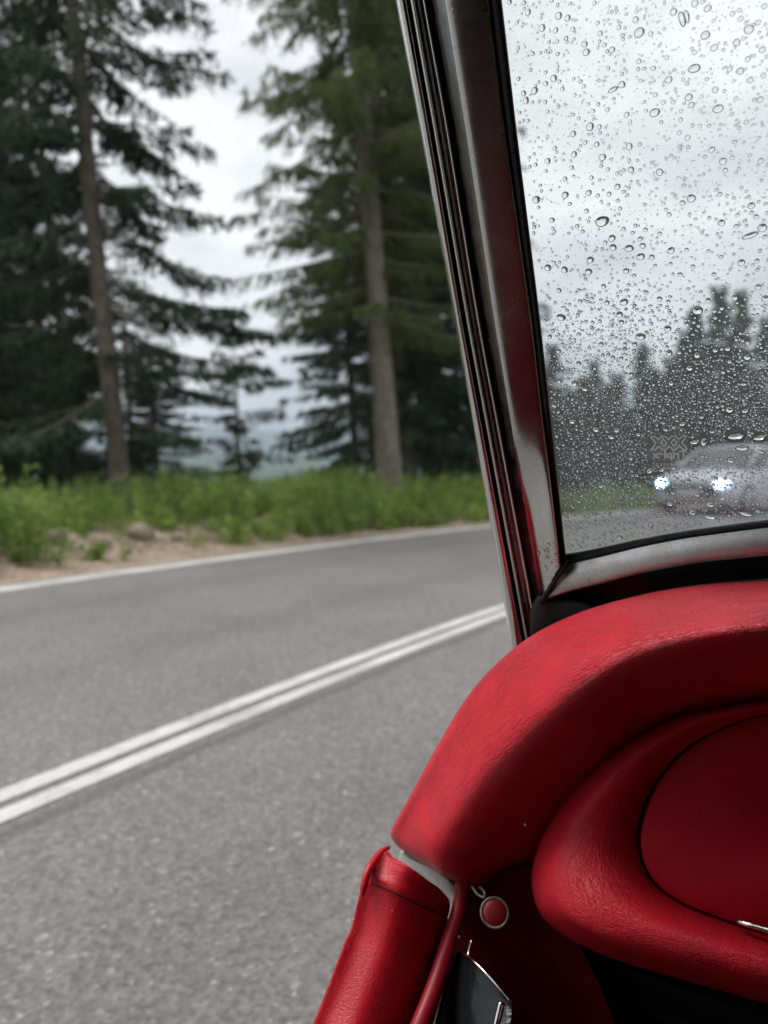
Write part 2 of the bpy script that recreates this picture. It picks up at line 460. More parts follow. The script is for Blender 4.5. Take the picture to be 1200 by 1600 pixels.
def vnoise(x, y, s=1.0):
    return (math.sin(x * 1.3 * s + 1.7) * math.cos(y * 1.1 * s - 0.6) + 0.5 * math.sin(x * 2.9 * s - y * 2.3 * s + 0.4) + 0.3 * math.sin(x * 5.7 * s + y * 6.1 * s)) / 1.8
def sm(a, b, x):
    t = min(1, max(0, (x - a) / (b - a))); return t * t * (3 - 2 * t)
def verge_z(o, a):
    s = (R0 + 7) * a
    z = -0.02 + 0.02 * vnoise(o * 3, s * 3)
    bank = (0.23 + 0.08 * vnoise(s * 0.8, 3.1)) * (1 - 0.55 * sm(7.6, 12, s))
    z += bank * sm(7.0 + 0.15 * vnoise(s, 8.2), 7.75, o) * (1 + 0.35 * vnoise(o * 2.2, s * 1.7)) + (0.05 * vnoise(o * 4, s * 4) if o > 6.9 else 0)
    z -= 3.2 * sm(12, 34, o)
    return z
verge = ribbon('verge', EDGE + 0.2, 34.0, 0, M_GRAVEL, a0=rad(-45), a1=rad(75), n=420, no=90, zf=verge_z)
verge['kind'] = 'structure'; verge['label'] = 'sandy gravel shoulder and bank beside the far edge line'
nv_ = ribbon('near_verge', -24.0, NEAR - 0.27, 0, M_GROUND, a0=A0, a1=A1, n=160, no=16, zf=lambda o, a: -0.03 - 0.25 * sm(2.2, 5, -o) + 0.03 * vnoise(o * 2, 90 * a))
nv_['kind'] = 'structure'; nv_['label'] = 'grassy ground on the near side of the road'

# ground sheet to the horizon, falling into a valley on the left
def ground_z(x, y):
    o, a = arc_inv(x, y)
    z = -0.45
    if o > 0:
        z -= 3.4 * sm(12, 34, o) + 20 * sm(34, 240, o)
        z += 1.2 * vnoise(x * 0.01, y * 0.012) * sm(60, 200, o)
    return z
ts = np.linspace(-1, 1, 141)
gx = np.sign(ts) * (np.abs(ts) ** 3.2) * 4200 + ts * 60
V = [(x, y, ground_z(x, y)) for y in gx for x in gx]
n = len(gx)
Fc = [(j * n + i, j * n + i + 1, (j + 1) * n + i + 1, (j + 1) * n + i) for j in range(n - 1) for i in range(n - 1)]
ground = mesh_obj('ground', V, Fc, M_GROUND); ground['kind'] = 'structure'; ground['label'] = 'green valley meadow falling away behind the trees'

def ridge(name, dist, base, h, seed, label):
    V, Fc = [], []; na, nr = 150, 12
    r_ = random.Random(seed); ph = [r_.uniform(0, 6.28) for _ in range(6)]
    for i in range(na + 1):
        az = rad(-75 + 130 * i / na)
        prof = 0.72 + 0.2 * math.sin(az * 3.1 + ph[0]) + 0.12 * math.sin(az * 7.3 + ph[1]) + 0.05 * math.sin(az * 19 + ph[2]) + 0.02 * math.sin(az * 47 + ph[3])
        for j in range(nr + 1):
            t_ = j / nr
            d = dist + t_ * dist * 0.45
            V.append((math.sin(az) * d, math.cos(az) * d, base + h * prof * math.sin(t_ * math.pi / 2) ** 1.3))
    for i in range(na):
        for j in range(nr):
            Fc.append((i * (nr + 1) + j, (i + 1) * (nr + 1) + j, (i + 1) * (nr + 1) + j + 1, i * (nr + 1) + j + 1))
    o = mesh_obj(name, V, Fc, M_HILL); o['kind'] = 'structure'; o['label'] = label
ridge('hill', 1100, -26, 52, 3, 'wooded hill across the valley, seen between the trees')
ridge('mountain', 2100, -26, 215, 8, 'far bluish mountain ridge behind the valley')

# ------------------------------------------------------------------ trees
def blades_to_mesh(B, T, W, tint):
    """diamond sprigs: base B, tip T, half width vectors W"""
    M = B + (T - B) * 0.42
    V = np.stack([B, M + W, T, M - W], 1).reshape(-1, 3)
    Q = np.arange(len(V)).reshape(-1, 4)
    return V, Q, np.repeat(tint, 4)
def conifer(seed, H, Lmax, z0, step=0.36, per=5, droop=0.42, kind='spruce', dens=1.0, blade=0.15, width=0.02, hi=12.0, lean=0.0, power=0.75, open_front=False, zz_open=0.0):
    r = np.random.default_rng(seed)
    Bs, Ts, Ws, Tn = [], [], [], []
    wood_V, wood_F = [], []
    up = np.array([0, 0, 1.0])
    z = z0
    while z < H - 0.15:
        frac = (z - z0) / (H - z0)
        for k in range(per):
            if r.random() < 0.12: continue
            az = r.uniform(0, 2 * math.pi)
            if open_front and math.sin(az) < -0.55 and zz_open > z and r.random() < 0.8: continue
            L = Lmax * max(0.06, (1 - frac)) ** power * r.uniform(0.55, 1.1)
            if z < z0 + 1.2: L *= r.uniform(0.45, 0.9)
            zz = z + r.uniform(-0.5, 0.5) * step
            out = np.array([math.cos(az), math.sin(az), 0]); side = np.array([-math.sin(az), math.cos(az), 0])
            d0 = droop * r.uniform(0.6, 1.35) * (1 - 0.9 * frac) - 0.45 * frac
            nseg = 7
            tt = np.linspace(0, 1, nseg)
            bend = r.uniform(-0.12, 0.12)
            path = out * (L * tt)[:, None] + side * (L * bend * tt ** 2)[:, None] + up * (zz - L * d0 * (tt ** 1.1) + L * 0.30 * d0 * tt ** 3)[:, None]
            # wood of the branch: a thin 3 sided rod
            br = 0.012 + 0.010 * L
            i0 = len(wood_V)
            for q in range(nseg):
                rr = br * (1 - 0.85 * tt[q])
                for ang in (0, 2.094, 4.189):
                    wood_V.append(path[q] + side * rr * math.cos(ang) + up * rr * math.sin(ang))
            for q in range(nseg - 1):
                for e in range(3):
                    wood_F.append((i0 + q * 3 + e, i0 + q * 3 + (e + 1) % 3, i0 + q * 3 + 3 + (e + 1) % 3, i0 + q * 3 + 3 + e))
            coarse = 1.0 if zz < hi else 0.45
            ns = max(6, int(L * 26 * dens * coarse))
            ts_ = r.uniform(0.1, 1.0, ns) ** 0.85
            base = np.stack([np.interp(ts_, tt, path[:, c_]) for c_ in range(3)], 1)
            sgn = np.where(r.random(ns) < 0.5, -1.0, 1.0)
            slen = (0.16 + 0.30 * L * (1 - ts_ * 0.75) * 0.55) * r.uniform(0.6, 1.25, ns)
            slen = np.minimum(slen, 0.75)
            hang = r.uniform(0.25, 1.15, ns) if kind == 'spruce' else r.uniform(0.5, 1.6, ns)
            sd = out * r.uniform(0.35, 0.8, ns)[:, None] + side * (sgn * r.uniform(0.45, 1.0, ns))[:, None] - up * hang[:, None]
            sd /= np.linalg.norm(sd, axis=1)[:, None]
            tip = base + sd * slen[:, None]
            tnt0 = r.uniform(0, 1) * 0.5
            def addb(b_, t_, w_, tn_):
                d_ = t_ - b_
                rv = r.normal(size=d_.shape)
                wv = np.cross(d_, rv); wv /= (np.linalg.norm(wv, axis=1)[:, None] + 1e-9)
                Bs.append(b_); Ts.append(t_); Ws.append(wv * w_[:, None]); Tn.append(tn_)
            addb(base, tip, np.full(ns, width) * r.uniform(0.8, 1.4, ns), tnt0 + r.uniform(0, 0.35, ns))
            nt = 6 if coarse == 1.0 else 3
            bi = np.repeat(np.arange(ns), nt)
            u = r.uniform(0.08, 1.0, ns * nt)
            b2 = base[bi] + (tip - base)[bi] * u[:, None]
            d2 = sd[bi] * 0.7 + r.normal(size=(ns * nt, 3)) * 0.55 - up * 0.15
            d2 /= np.linalg.norm(d2, axis=1)[:, None]
            t2 = b2 + d2 * (blade * r.uniform(0.5, 1.2, ns * nt))[:, None]
            addb(b2, t2, np.full(ns * nt, width * 0.8) * r.uniform(0.7, 1.4, ns * nt), tnt0 + r.uniform(0, 0.5, ns * nt))
        z += step * r.uniform(0.75, 1.25)
    B, T, W, N = (np.concatenate(a_) for a_ in (Bs, Ts, Ws, Tn))
    return blades_to_mesh(B, T, W, np.clip(N, 0, 1)), (np.array(wood_V), np.array(wood_F))
def trunk_mesh(H, r0, seed):
    r = random.Random(seed); V, Fc = [], []; seg, nz = 12, 26
    ph = [r.uniform(0, 6.28) for _ in range(4)]
    for i in range(nz + 1):
        t_ = i / nz; z = -0.5 + (H + 0.3) * t_
        rr = r0 * (1 - 0.96 * max(0, z / H) ** 0.9 if z > 0 else 1) + r0 * 0.5 * math.exp(-max(z, -0.2) * 4.5)
        cx, cy = 0.02 * math.sin(z * 0.5 + ph[0]) * min(1, z / 3), 0.02 * math.sin(z * 0.42 + ph[1]) * min(1, z / 3)
        for k in range(seg):
            a = 2 * math.pi * k / seg
            q = rr * (1 + 0.07 * math.sin(3 * a + ph[2] + z * 0.6) + 0.05 * math.sin(5 * a + ph[3]))
            V.append((cx + q * math.cos(a), cy + q * math.sin(a), z))
    for i in range(nz):
        for k in range(seg):
            Fc.append((i * seg + k, i * seg + (k + 1) % seg, (i + 1) * seg + (k + 1) % seg, (i + 1) * seg + k))
    for _ in range(26):
        z = r.uniform(0.7, min(6.5, H * 0.35)); a = r.uniform(0, 6.28); ln_ = r.uniform(0.15, 0.8); rr = r.uniform(0.008, 0.018)
        d = Vector((math.cos(a), math.sin(a), r.uniform(-0.35, 0.25))); s_ = d.orthogonal().normalized(); u_ = d.cross(s_).normalized()
        b0 = Vector((0, 0, z)) + d * r0 * 0.6; i0 = len(V)
        for q, w in ((0, 1.0), (0.6, 0.7), (1.0, 0.2)):
            c_ = b0 + d * (ln_ * q) + Vector((0, 0, -0.12 * ln_ * q * q))
            for e in (0, 2.094, 4.189): V.append(tuple(c_ + (s_ * math.cos(e) + u_ * math.sin(e)) * rr * w))
        for q in (0, 3):
            for e in range(3): Fc.append((i0 + q + e, i0 + q + (e + 1) % 3, i0 + q + 3 + (e + 1) % 3, i0 + q + 3 + e))
    return V, Fc
def make_tree(name, label, cat, loc, args, trunk_r, m_leaf, m_bark, group=None, lean=4.2, leany=0.0):
    root = thing(name, label, cat, loc, group)
    root.rotation_euler = (rad(leany), -rad(lean), 0)
    (V, Q, tn), (wv, wf) = conifer(**args)
    crown = quads_obj('crown', V, Q, m_leaf, root, tn)
    tv, tf = trunk_mesh(args['H'], trunk_r, args['seed'])
    off = len(tv)
    tv = tv + [tuple(p) for p in wv]; tf = tf + [tuple(int(i) + off for i in f) for f in wf]
    trunk = mesh_obj('trunk', tv, tf, m_bark, root, True)
    return root
def copy_tree(src, label, loc, scale, rotz, lean, group=None):
    r = src.copy(); COL.objects.link(r)
    r.location = loc; r.scale = (scale[0], scale[0], scale[1]); r['label'] = label
    r.rotation_euler = Matrix.Rotation(-rad(lean), 3, 'Y').to_4x4().to_euler()
    q = Matrix.Rotation(-rad(lean), 3, 'Y') @ Matrix.Rotation(rotz, 3, 'Z')
    r.rotation_euler = q.to_euler()
    if group: r['group'] = group
    for ch in src.children:
        c_ = ch.copy(); COL.objects.link(c_); c_.parent = r
    return r
def spot(px, depth):
    """a place on the far side at image column px and distance depth from the camera"""
    x, y = (px - 600) / F_PX * depth, depth
    o, a = arc_inv(x, y)
    return Vector((x, y, (verge_z(o, a) if 6.2 < o < 34 else ground_z(x, y))))

G_LEFT = 'conifers behind the verge'
t1 = make_tree('spruce_tree', 'tall dark spruce with bare grey trunk and drooping boughs, left of the sky gap', 'tree', spot(192, 12.2),
               dict(seed=3, H=19, Lmax=2.9, z0=1.6, step=0.37, per=6, droop=0.42, dens=1.0, width=0.02, hi=9.5, open_front=True, zz_open=5.5), 0.165, M_SPRUCE, M_BARK, G_LEFT, 4.4)
t2 = make_tree('larch_tree', 'tall larch with thick grey trunk and loose light green crown beside the windscreen pillar', 'tree', spot(615, 15.5),
               dict(seed=5, H=24, Lmax=3.0, z0=3.9, step=0.30, per=7, droop=0.38, kind='larch', dens=1.15, blade=0.13, width=0.014, hi=12.5, power=0.4, open_front=True, zz_open=6), 0.26, M_LARCH, M_BARK2, G_LEFT, 4.6)
t3 = make_tree('spruce_tree', 'dense spruce half cut off by the left picture edge', 'tree', spot(-60, 14.5),
               dict(seed=9, H=18, Lmax=3.1, z0=0.4, step=0.36, per=6, droop=0.45, dens=0.75, blade=0.17, width=0.023, hi=10.5), 0.17, M_SPRUCE, M_BARK, G_LEFT, 4.0)
t4 = make_tree('young_spruce_tree', 'short thin brownish conifer standing in the gap between the tall trees', 'tree', spot(376, 19),
               dict(seed=14, H=4.4, Lmax=1.5, z0=0.9, step=0.26, per=5, droop=0.05, dens=0.85, blade=0.15, width=0.016, power=0.4), 0.07, M_PINE, M_BARK, G_LEFT, 2.0)
t5 = make_tree('spruce_tree', 'tall spruce directly behind the larch trunk, its low boughs dark against the sky', 'tree', spot(640, 18.5),
               dict(seed=21, H=17, Lmax=3.1, z0=1.0, step=0.36, per=6, droop=0.36, dens=0.75, blade=0.17, width=0.023, hi=11), 0.16, M_SPRUCE, M_BARK, G_LEFT, 4.2)
R_ = random.Random(4)
for src, px, d, sc, szz, rz, ln, lab in [
    (t3, 22, 18.5, 0.95, 1.0, 1.1, 3.5, 'dark spruce behind the leftmost trees, trunk near the picture edge'),
    (t5, 250, 23.5, 0.72, 0.42, 0.7, 3.0, 'lower spruce filling the shade right of the bare trunk'),
    (t1, 690, 19.5, 0.95, 1.0, 4.0, 4.0, 'slim spruce trunk to the right of the larch, next to the pillar'),
    (t5, 560, 24.0, 0.85, 0.9, 2.0, 3.5, 'farther spruce whose boughs show left of the larch trunk'),
    (t3, 745, 20.0, 0.9, 1.0, 5.1, 4.0, 'spruce mostly hidden behind the windscreen pillar'),
    (t3, 85, 22.0, 1.0, 1.05, 3.9, 3.0, 'shaded spruce deep in the wood behind the left trunk'),
    (t1, 120, 20.0, 1.0, 1.0, 2.3, 4.0, 'shaded spruce showing between the left edge and the bare trunk'),
    (t3, 215, 27.0, 0.9, 0.62, 0.9, 3.0, 'middle height spruce behind the right boughs of the bare trunk'),
    (t3, 670, 23.0, 1.05, 1.1, 0.2, 3.5, 'shaded spruce between the larch and the pillar'),
    (t5, -190, 17.0, 1.0, 1.0, 3.3, 4.0, 'spruce just outside the left picture edge, boughs reaching in')]:
    copy_tree(src, lab, spot(px, d), (sc, szz), rz, ln, G_LEFT)
for k_, (a_, o_) in enumerate(((-22, 11.5), (-33, 11), (-46, 12.0))):
    p = arc(o_, rad(a_)); p.z = -0.3
    copy_tree((t3, t5)[k_ % 2], ('nearest', 'second', 'third')[k_] + ' spruce of the wood beyond the left picture edge', p, (1.15, 1.0), k_ * 1.7, 2.0, G_LEFT)
# the wood behind the oncoming car, seen through the windscreen
y1 = make_tree('spruce_tree', 'pointed spruce, tallest of the dark tops above the oncoming car', 'tree', spot(1088, 40),
               dict(seed=31, H=10.0, Lmax=2.5, z0=0.1, step=0.30, per=7, droop=0.30, dens=0.75, blade=0.24, width=0.05, hi=20, power=0.85), 0.13, M_SPRUCE, M_BARK, 'wood seen through the windscreen', 2.0)
G_WIN = 'wood seen through the windscreen'
for px, ytop, d, w, lab in [
    (1128, 452, 43, 1.0, 'pointed spruce, middle one of the three tallest tops through the glass'),
    (1160, 458, 41, 0.9, 'pointed spruce, rightmost of the three tallest tops through the glass'),
    (1078, 520, 39, 1.5, 'full spruce just under the tallest tops through the glass'),
    (1140, 540, 37, 1.5, 'full spruce under the right hand tops through the glass'),
    (1025, 580, 39, 1.5, 'shaded spruce behind the oncoming car roof'),
    (950, 600, 41, 1.6, 'shaded spruce farther back in the left half of the glass'),
    (915, 590, 40, 1.4, 'shaded spruce farther back near the left seal'),
    (1198, 498, 38, 1.1, 'spruce at the right picture edge seen through the windscreen'),
    (1250, 470, 36, 1.1, 'spruce just past the right picture edge'),
    (1050, 560, 37, 1.3, 'broad spruce left of the tallest tops, above the headlamps'),
    (1008, 540, 34, 1.2, 'broad dark spruce above the left headlamp through the glass'),
    (968, 585, 36, 1.3, 'low spruce in the middle of the wood through the glass'),
    (932, 565, 33, 1.0, 'spruce with pale gap beside it, left part of the windscreen view'),
    (895, 610, 34, 1.2, 'low spruce near the left end of the windscreen view'),
    (868, 540, 30, 1.0, 'spruce against the left rubber seal through the glass'),
    (1110, 600, 33, 1.5, 'bushy spruce low behind the oncoming car'),
    (1170, 590, 32, 1.4, 'bushy spruce low behind the right headlamp'),
    (1300, 540, 34, 1.3, 'bushy spruce beyond the right picture edge'),
    (836, 600, 31, 1.0, 'low spruce behind the lower windscreen pillar')]:
    p = spot(px, d)
    H = (724 - ytop) / F_PX * d + CAM_H - p.z
    copy_tree(y1, lab, p, (w * max(0.62, H / 10.0) , H / 10.0), R_.uniform(0, 6), 2.0, G_WIN)

for k_, (px, ytop, w, lab) in enumerate([(872, 640, 1.3, 'low young spruce at the roadside beside the left seal'), (905, 655, 1.5, 'low young spruce at the roadside, second from the left seal'),
        (945, 630, 1.4, 'low young spruce at the roadside, third from the left seal'), (985, 650, 1.5, 'low young spruce at the roadside left of the oncoming car'),
        (1030, 640, 1.5, 'low young spruce at the roadside behind the left headlamp'), (1080, 650, 1.5, 'low young spruce at the roadside behind the car bonnet'),
        (1130, 640, 1.5, 'low young spruce at the roadside behind the right headlamp'), (1180, 630, 1.5, 'low young spruce at the roadside by the right picture edge')]):
    az = math.atan((px - 600) / F_PX)
    d = next(q for q in np.linspace(8, 60, 600) if arc_inv(q * math.tan(az), q)[0] > 9.0)
    p = spot(px, d); H = (724 - ytop) / F_PX * d + CAM_H - p.z
    copy_tree(y1, lab, p, (w * H / 10.0, H / 10.0), k_ * 1.3, 1.0, G_WIN)
# ------------------------------------------------------------------ verge plants (uncountable)
def verge_plants():
    r = np.random.default_rng(5)
    Bs, Ts, Ws, Tn = [], [], [], []
    def add(b, t_, w, tn):
        d = t_ - b; rv = r.normal(size=d.shape); wv = np.cross(d, rv); wv /= np.linalg.norm(wv, axis=1)[:, None] + 1e-9
        Bs.append(b); Ts.append(t_); Ws.append(wv * w[:, None]); Tn.append(tn)
    N = 7800
    for _ in range(N):
        a = r.uniform(rad(1), rad(46)); s = a * (R0 + 7)
        o = 6.65 + 6.3 * r.random() ** 1.5
        bare = (5.35 < s < 7.7)
        front = 6.95 - 0.2 * sm(8, 15, s) + 0.18 * vnoise(s * 1.9, 2.0)
        if bare:
            front = 7.85 + 0.35 * vnoise(s * 3.1, 5.0)
        if s < 5.35: front = 7.2
        if o < front: 
            if o < 6.85 or r.random() > 0.14: continue
        p = arc(o, a); p.z = verge_z(o, a) - 0.03
        big = 0.55 + 0.45 * vnoise(s * 0.5 + 3, o * 0.6)
        h = r.uniform(0.25, 0.62) * (0.55 + 0.8 * big) * (0.85 if bare else 1.0) * (0.55 + 0.45 * sm(front, front + 0.7, o))
        if s < 5.2: h *= 1.6
        if s > 16: h *= 0.6
        h *= 1.28
        base = np.array(p)
        lean = np.array([r.normal() * 0.14, r.normal() * 0.14, 1.0])
        tip = base + lean * h
        tn0 = np.clip(0.45 + 0.4 * vnoise(s * 0.9, o * 1.3) + r.normal() * 0.2, 0, 1)
        if r.random() < 0.05 and not bare: h *= r.uniform(1.3, 1.7)
        nl = int(14 + 14 * h)
        u = r.uniform(0.12, 1.0, nl)
        b = base + (tip - base) * u[:, None]
        az = r.uniform(0, 6.283, nl)
        d = np.stack([np.cos(az), np.sin(az), r.uniform(-0.25, 0.75, nl)], 1)
        ll = r.uniform(0.07, 0.17, nl) * (1.15 - 0.5 * u)
        add(b, b + d * ll[:, None], r.uniform(0.014, 0.03, nl), np.clip(tn0 + r.uniform(-0.25, 0.3, nl), 0, 1))
        ng = 5
        gb = base + np.concatenate([r.normal(size=(ng, 2)) * 0.06, np.zeros((ng, 1))], 1)
        gt = gb + np.concatenate([r.normal(size=(ng, 2)) * 0.16, np.ones((ng, 1))], 1) * (h * r.uniform(0.7, 1.25, ng))[:, None]
        add(gb, gt, np.full(ng, 0.007), np.clip(tn0 + r.uniform(-0.1, 0.45, ng), 0, 1))
    V, Q, tn = blades_to_mesh(*(np.concatenate(a_) for a_ in (Bs, Ts, Ws)), np.concatenate(Tn))
    o = quads_obj('verge_plants', V, Q, M_GRASS, None, tn)
    o['kind'] = 'stuff'; tag(o, 'fresh green weeds and grass along the far verge', 'weeds')
verge_plants()

# stones lying in the bare bank
def stone_mesh(seed):
    bm = bmesh.new(); bmesh.ops.create_icosphere(bm, subdivisions=2, radius=1)
    r = random.Random(seed); k = [r.uniform(0, 6) for _ in range(4)]
    for v in bm.verts:
        n_ = v.co.copy()
        v.co *= 1 + 0.22 * math.sin(n_.x * 3 + k[0]) * math.cos(n_.y * 2.6 + k[1]) + 0.14 * math.sin(n_.z * 5 + n_.x * 4 + k[2])
        v.co.z *= 0.62
    return bm
for i, (s, o, sz, lab) in enumerate([(6.1, 7.48, 0.11, 'rounded brown stone in the bare bank, leftmost'),
                                     (6.75, 7.62, 0.2, 'largest brown stone in the bare bank, below the spruce trunk'),
                                     (7.1, 7.4, 0.08, 'small brown stone in the bank beside the largest one'),
                                     (5.6, 7.6, 0.14, 'brown stone low among the weeds at the left'),
                                     (7.45, 7.68, 0.1, 'brown stone at the right end of the bare bank')]):
    ob = bm_obj('stone', stone_mesh(i), M_STONE)
    a = s / (R0 + 7); p = arc(o, a); p.z = verge_z(o, a) + sz * 0.18
    ob.location = p; ob.scale = (sz, sz * 0.8, sz); ob.rotation_euler = (0.1 * i, 0.2, i * 1.3)
    tag(ob, lab, 'stone', 'stones in the bank')

# ------------------------------------------------------------------ the oncoming car
M_PAINT = mat('silver_paint', (0.55, 0.56, 0.63), 0.3, 0.4)
t = NT(M_PAINT); t.ln(t.ramp(t.noise(t.coords(), 900, 2), (0.3, (0.52, 0.53, 0.61)), (0.7, (0.62, 0.63, 0.7))), t.b.inputs['Base Color'])
M_CARGLASS = mat('dark_car_glass', (0.03, 0.035, 0.04), 0.05)
M_TYRE = mat('tyre', G3(0.02), 0.8); M_RIM = mat('alloy_rim', G3(0.5), 0.3, 1.0)
M_PLATE = mat('white_plate', (0.7, 0.7, 0.68), 0.5)
M_LAMP = bpy.data.materials.new('lit_headlamp'); M_LAMP.use_nodes = True
t = NT(M_LAMP); t.n.remove(t.b); em = t.new('Emission', Strength=55.0); em.inputs['Color'].default_value = (0.55, 0.82, 1.0, 1); t.ln(em.outputs[0], t.out.inputs['Surface'])
M_LENS = bpy.data.materials.new('lit_lamp_lens'); M_LENS.use_nodes = True
t = NT(M_LENS); t.n.remove(t.b); em = t.new('Emission', Strength=3.5); em.inputs['Color'].default_value = (0.45, 0.7, 1.0, 1); t.ln(em.outputs[0], t.out.inputs['Surface'])
def oncoming_car():
    # find its place in the far lane along the bend
    tgt = math.atan((1146 - 600) / F_PX)
    LANE = 4.9
    best = min((abs(math.atan2(arc(LANE, a).x, arc(LANE, a).y) - tgt), a) for a in np.linspace(0.1, 0.8, 700) if arc(LANE, a).y > 0)
    a = best[1]; pos = arc(LANE, a)
    root = thing('oncoming_car', 'silver car with bright lit headlamps approaching behind the wet windscreen', 'car', pos)
    hd = HD0 + a + math.pi                       # travels against us
    root.rotation_euler = (0, 0, -hd + rad(2))            # local +Y is the nose direction
    hl = 2.1
    # sections: y, half width at sill, half width at belt, z bottom, z belt, z centre top
    S = [(2.10, 0.60, 0.55, 0.34, 0.60, 0.62), (2.02, 0.76, 0.70, 0.24, 0.70, 0.74), (1.75, 0.86, 0.80, 0.20, 0.78, 0.84), (1.25, 0.88, 0.84, 0.20, 0.86, 0.93),
         (0.75, 0.89, 0.86, 0.20, 0.92, 0.99), (0.0, 0.89, 0.87, 0.20, 0.95, 1.0), (-1.0, 0.89, 0.87, 0.20, 0.97, 1.0), (-1.7, 0.87, 0.83, 0.22, 0.98, 1.0), (-2.05, 0.78, 0.74, 0.28, 0.95, 0.98), (-2.12, 0.62, 0.6, 0.36, 0.86, 0.88)]
    grid = []
    for (y, ws, wb, zb, zt, zc) in S:
        zm = zb + 0.55 * (zt - zb)
        half = [(0.0, zb), (ws * 0.85, zb), (ws, zb + 0.08), (ws * 1.015, zm), (wb, zt - 0.03), (wb * 0.86, zt + 0.25 * (zc - zt)), (wb * 0.45, zc - 0.012), (0, zc)]
        ring = [(x, y, z) for x, z in half] + [(-x, y, z) for x, z in reversed(half[:-1])]
        grid.append(ring)
    loft('body', grid, M_PAINT, root, 50, 45, True)
    # cabin: windscreen, roof and side glass as one dark house with a painted roof on top
    C_ = [(1.0, 0.70, 0.62, 0.96, 0.985), (0.35, 0.76, 0.62, 0.97, 1.33), (0.0, 0.77, 0.61, 0.97, 1.42), (-0.8, 0.77, 0.60, 0.98, 1.44), (-1.5, 0.74, 0.57, 0.98, 1.36), (-1.95, 0.68, 0.56, 0.97, 1.02)]
    grid = [[(wb, y, zb), ((wb + wt) / 2 + 0.01, y, (zb + zt) / 2), (wt, y, zt - 0.04), (wt * 0.6, y, zt - 0.005), (0, y, zt), (-wt * 0.6, y, zt - 0.005), (-wt, y, zt - 0.04), (-(wb + wt) / 2 - 0.01, y, (zb + zt) / 2), (-wb, y, zb)] for (y, wb, wt, zb, zt) in C_]
    loft('windows', grid, M_CARGLASS, root, 40, 25, True)
    grid = [[(wt * 1.0, y, zt - 0.05), (wt * 0.97, y, zt - 0.012), (wt * 0.6, y, zt + 0.02), (0, y, zt + 0.028), (-wt * 0.6, y, zt + 0.02), (-wt * 0.97, y, zt - 0.012), (-wt, y, zt - 0.05)] for (y, wt, zt) in [(0.22, 0.62, 1.37), (0.0, 0.615, 1.42), (-0.8, 0.605, 1.44), (-1.5, 0.575, 1.365)]]
    loft('roof', grid, M_PAINT, root, 20, 15)
    for s in (-1, 1):
        tube('window_pillar', [(s * 0.735, 1.02, 0.96), (s * 0.70, 0.62, 1.2), (s * 0.635, 0.2, 1.39)], 0.035, M_PAINT, root, 8, 10)
        # headlamp
        bm = bmesh.new(); bmesh.ops.create_uvsphere(bm, u_segments=16, v_segments=10, radius=0.5)
        for v in bm.verts: v.co = Vector((v.co.x * 0.19, v.co.y * 0.11, v.co.z * 0.18))
        for v in bm.verts: v.co *= 0.72
        o = bm_obj('headlamp', bm, M_LAMP, root); o.location = (s * 0.63, 2.06, 0.63); o.rotation_euler = (0, 0, -s * 0.35)
        bm = bmesh.new(); bmesh.ops.create_uvsphere(bm, u_segments=16, v_segments=10, radius=0.5)
        for v in bm.verts: v.co = Vector((v.co.x * 0.34, v.co.y * 0.10, v.co.z * 0.2))
        lens = bm_obj('headlamp_lens', bm, M_LENS, root); lens.location = (s * 0.63, 2.025, 0.63); lens.rotation_euler = (0, 0, -s * 0.35)
        bm = bmesh.new(); bmesh.ops.create_uvsphere(bm, u_segments=12, v_segments=8, radius=0.5)
        for v in bm.verts: v.co = Vector((v.co.x * 0.22, v.co.y * 0.12, v.co.z * 0.15))
        o = bm_obj('mirror', bm, M_PAINT, root); o.location = (s * 0.98, 0.62, 1.02)
        for y in (1.35, -1.35):
            prof = [(0.0, 0.10), (0.19, 0.10), (0.21, 0.085)]
            tyre = tube('wheel', [(s * 0.70, y, 0.32), (s * 0.72, y, 0.32), (s * 0.88, y, 0.32), (s * 0.90, y, 0.32)], [0.29, 0.32, 0.32, 0.29], M_TYRE, root, 24)
            rim = tube('rim', [(s * 0.895, y, 0.32), (s * 0.905, y, 0.32)], [0.21, 0.19], M_RIM, tyre, 20)
    grid = [[(x, 2.075 + 0.05 * (1 - (x / 0.5) ** 2) + 0.02, z) for x in np.linspace(-0.48, 0.48, 7)] for z in (0.40, 0.46, 0.52, 0.575)]
    loft('grille', grid, M_TYRE, root, 8, 14)
    box('number_plate', Vector((-0.26, 2.155, 0.41)), Vector((0.52, 0, 0)), Vector((0, 0.012, 0)), Vector((0, 0, 0.11)), M_PLATE, root)
    return root
oncoming_car()

# ------------------------------------------------------------------ our own roadster
car = thing('vintage_roadster', 'open vintage roadster with red leather cockpit and chrome windscreen frame, photographed from inside', 'car', (0, 0, 0))

def tab(ys, *cols):
    """x positions of frame edges against y"""
    return lambda k, y: float(np.interp(y, ys, cols[k])) if ys[0] <= y <= ys[-1] else float(cols[k][-1] + (cols[k][-1] - cols[k][-2]) / (ys[-1] - ys[-2]) * (y - ys[-1])) if y > ys[-1] else float(cols[k][0] + (cols[k][1] - cols[k][0]) / (ys[1] - ys[0]) * (y - ys[0]))
EX = tab([0, 200, 500, 865],
         [619, 657, 711, 775],    # 0 outer silhouette
         [635, 671, 722, 790],    # 1 outer strip end
         [639, 675, 727, 795],    # 2 ridge
         [649, 684, 735, 802],    # 3
         [659, 695, 744, 812],    # 4 second ridge
         [665, 701, 750, 818],    # 5
         [695, 727, 772, 832],    # 6 broad face
         [764, 789, 831, 873],    # 7
         [784, 807, 844, 884])    # 8 glass starts
YS = [-190, -100, 0, 100, 200, 350, 500, 650, 780, 865, 930, 1000, 1060]
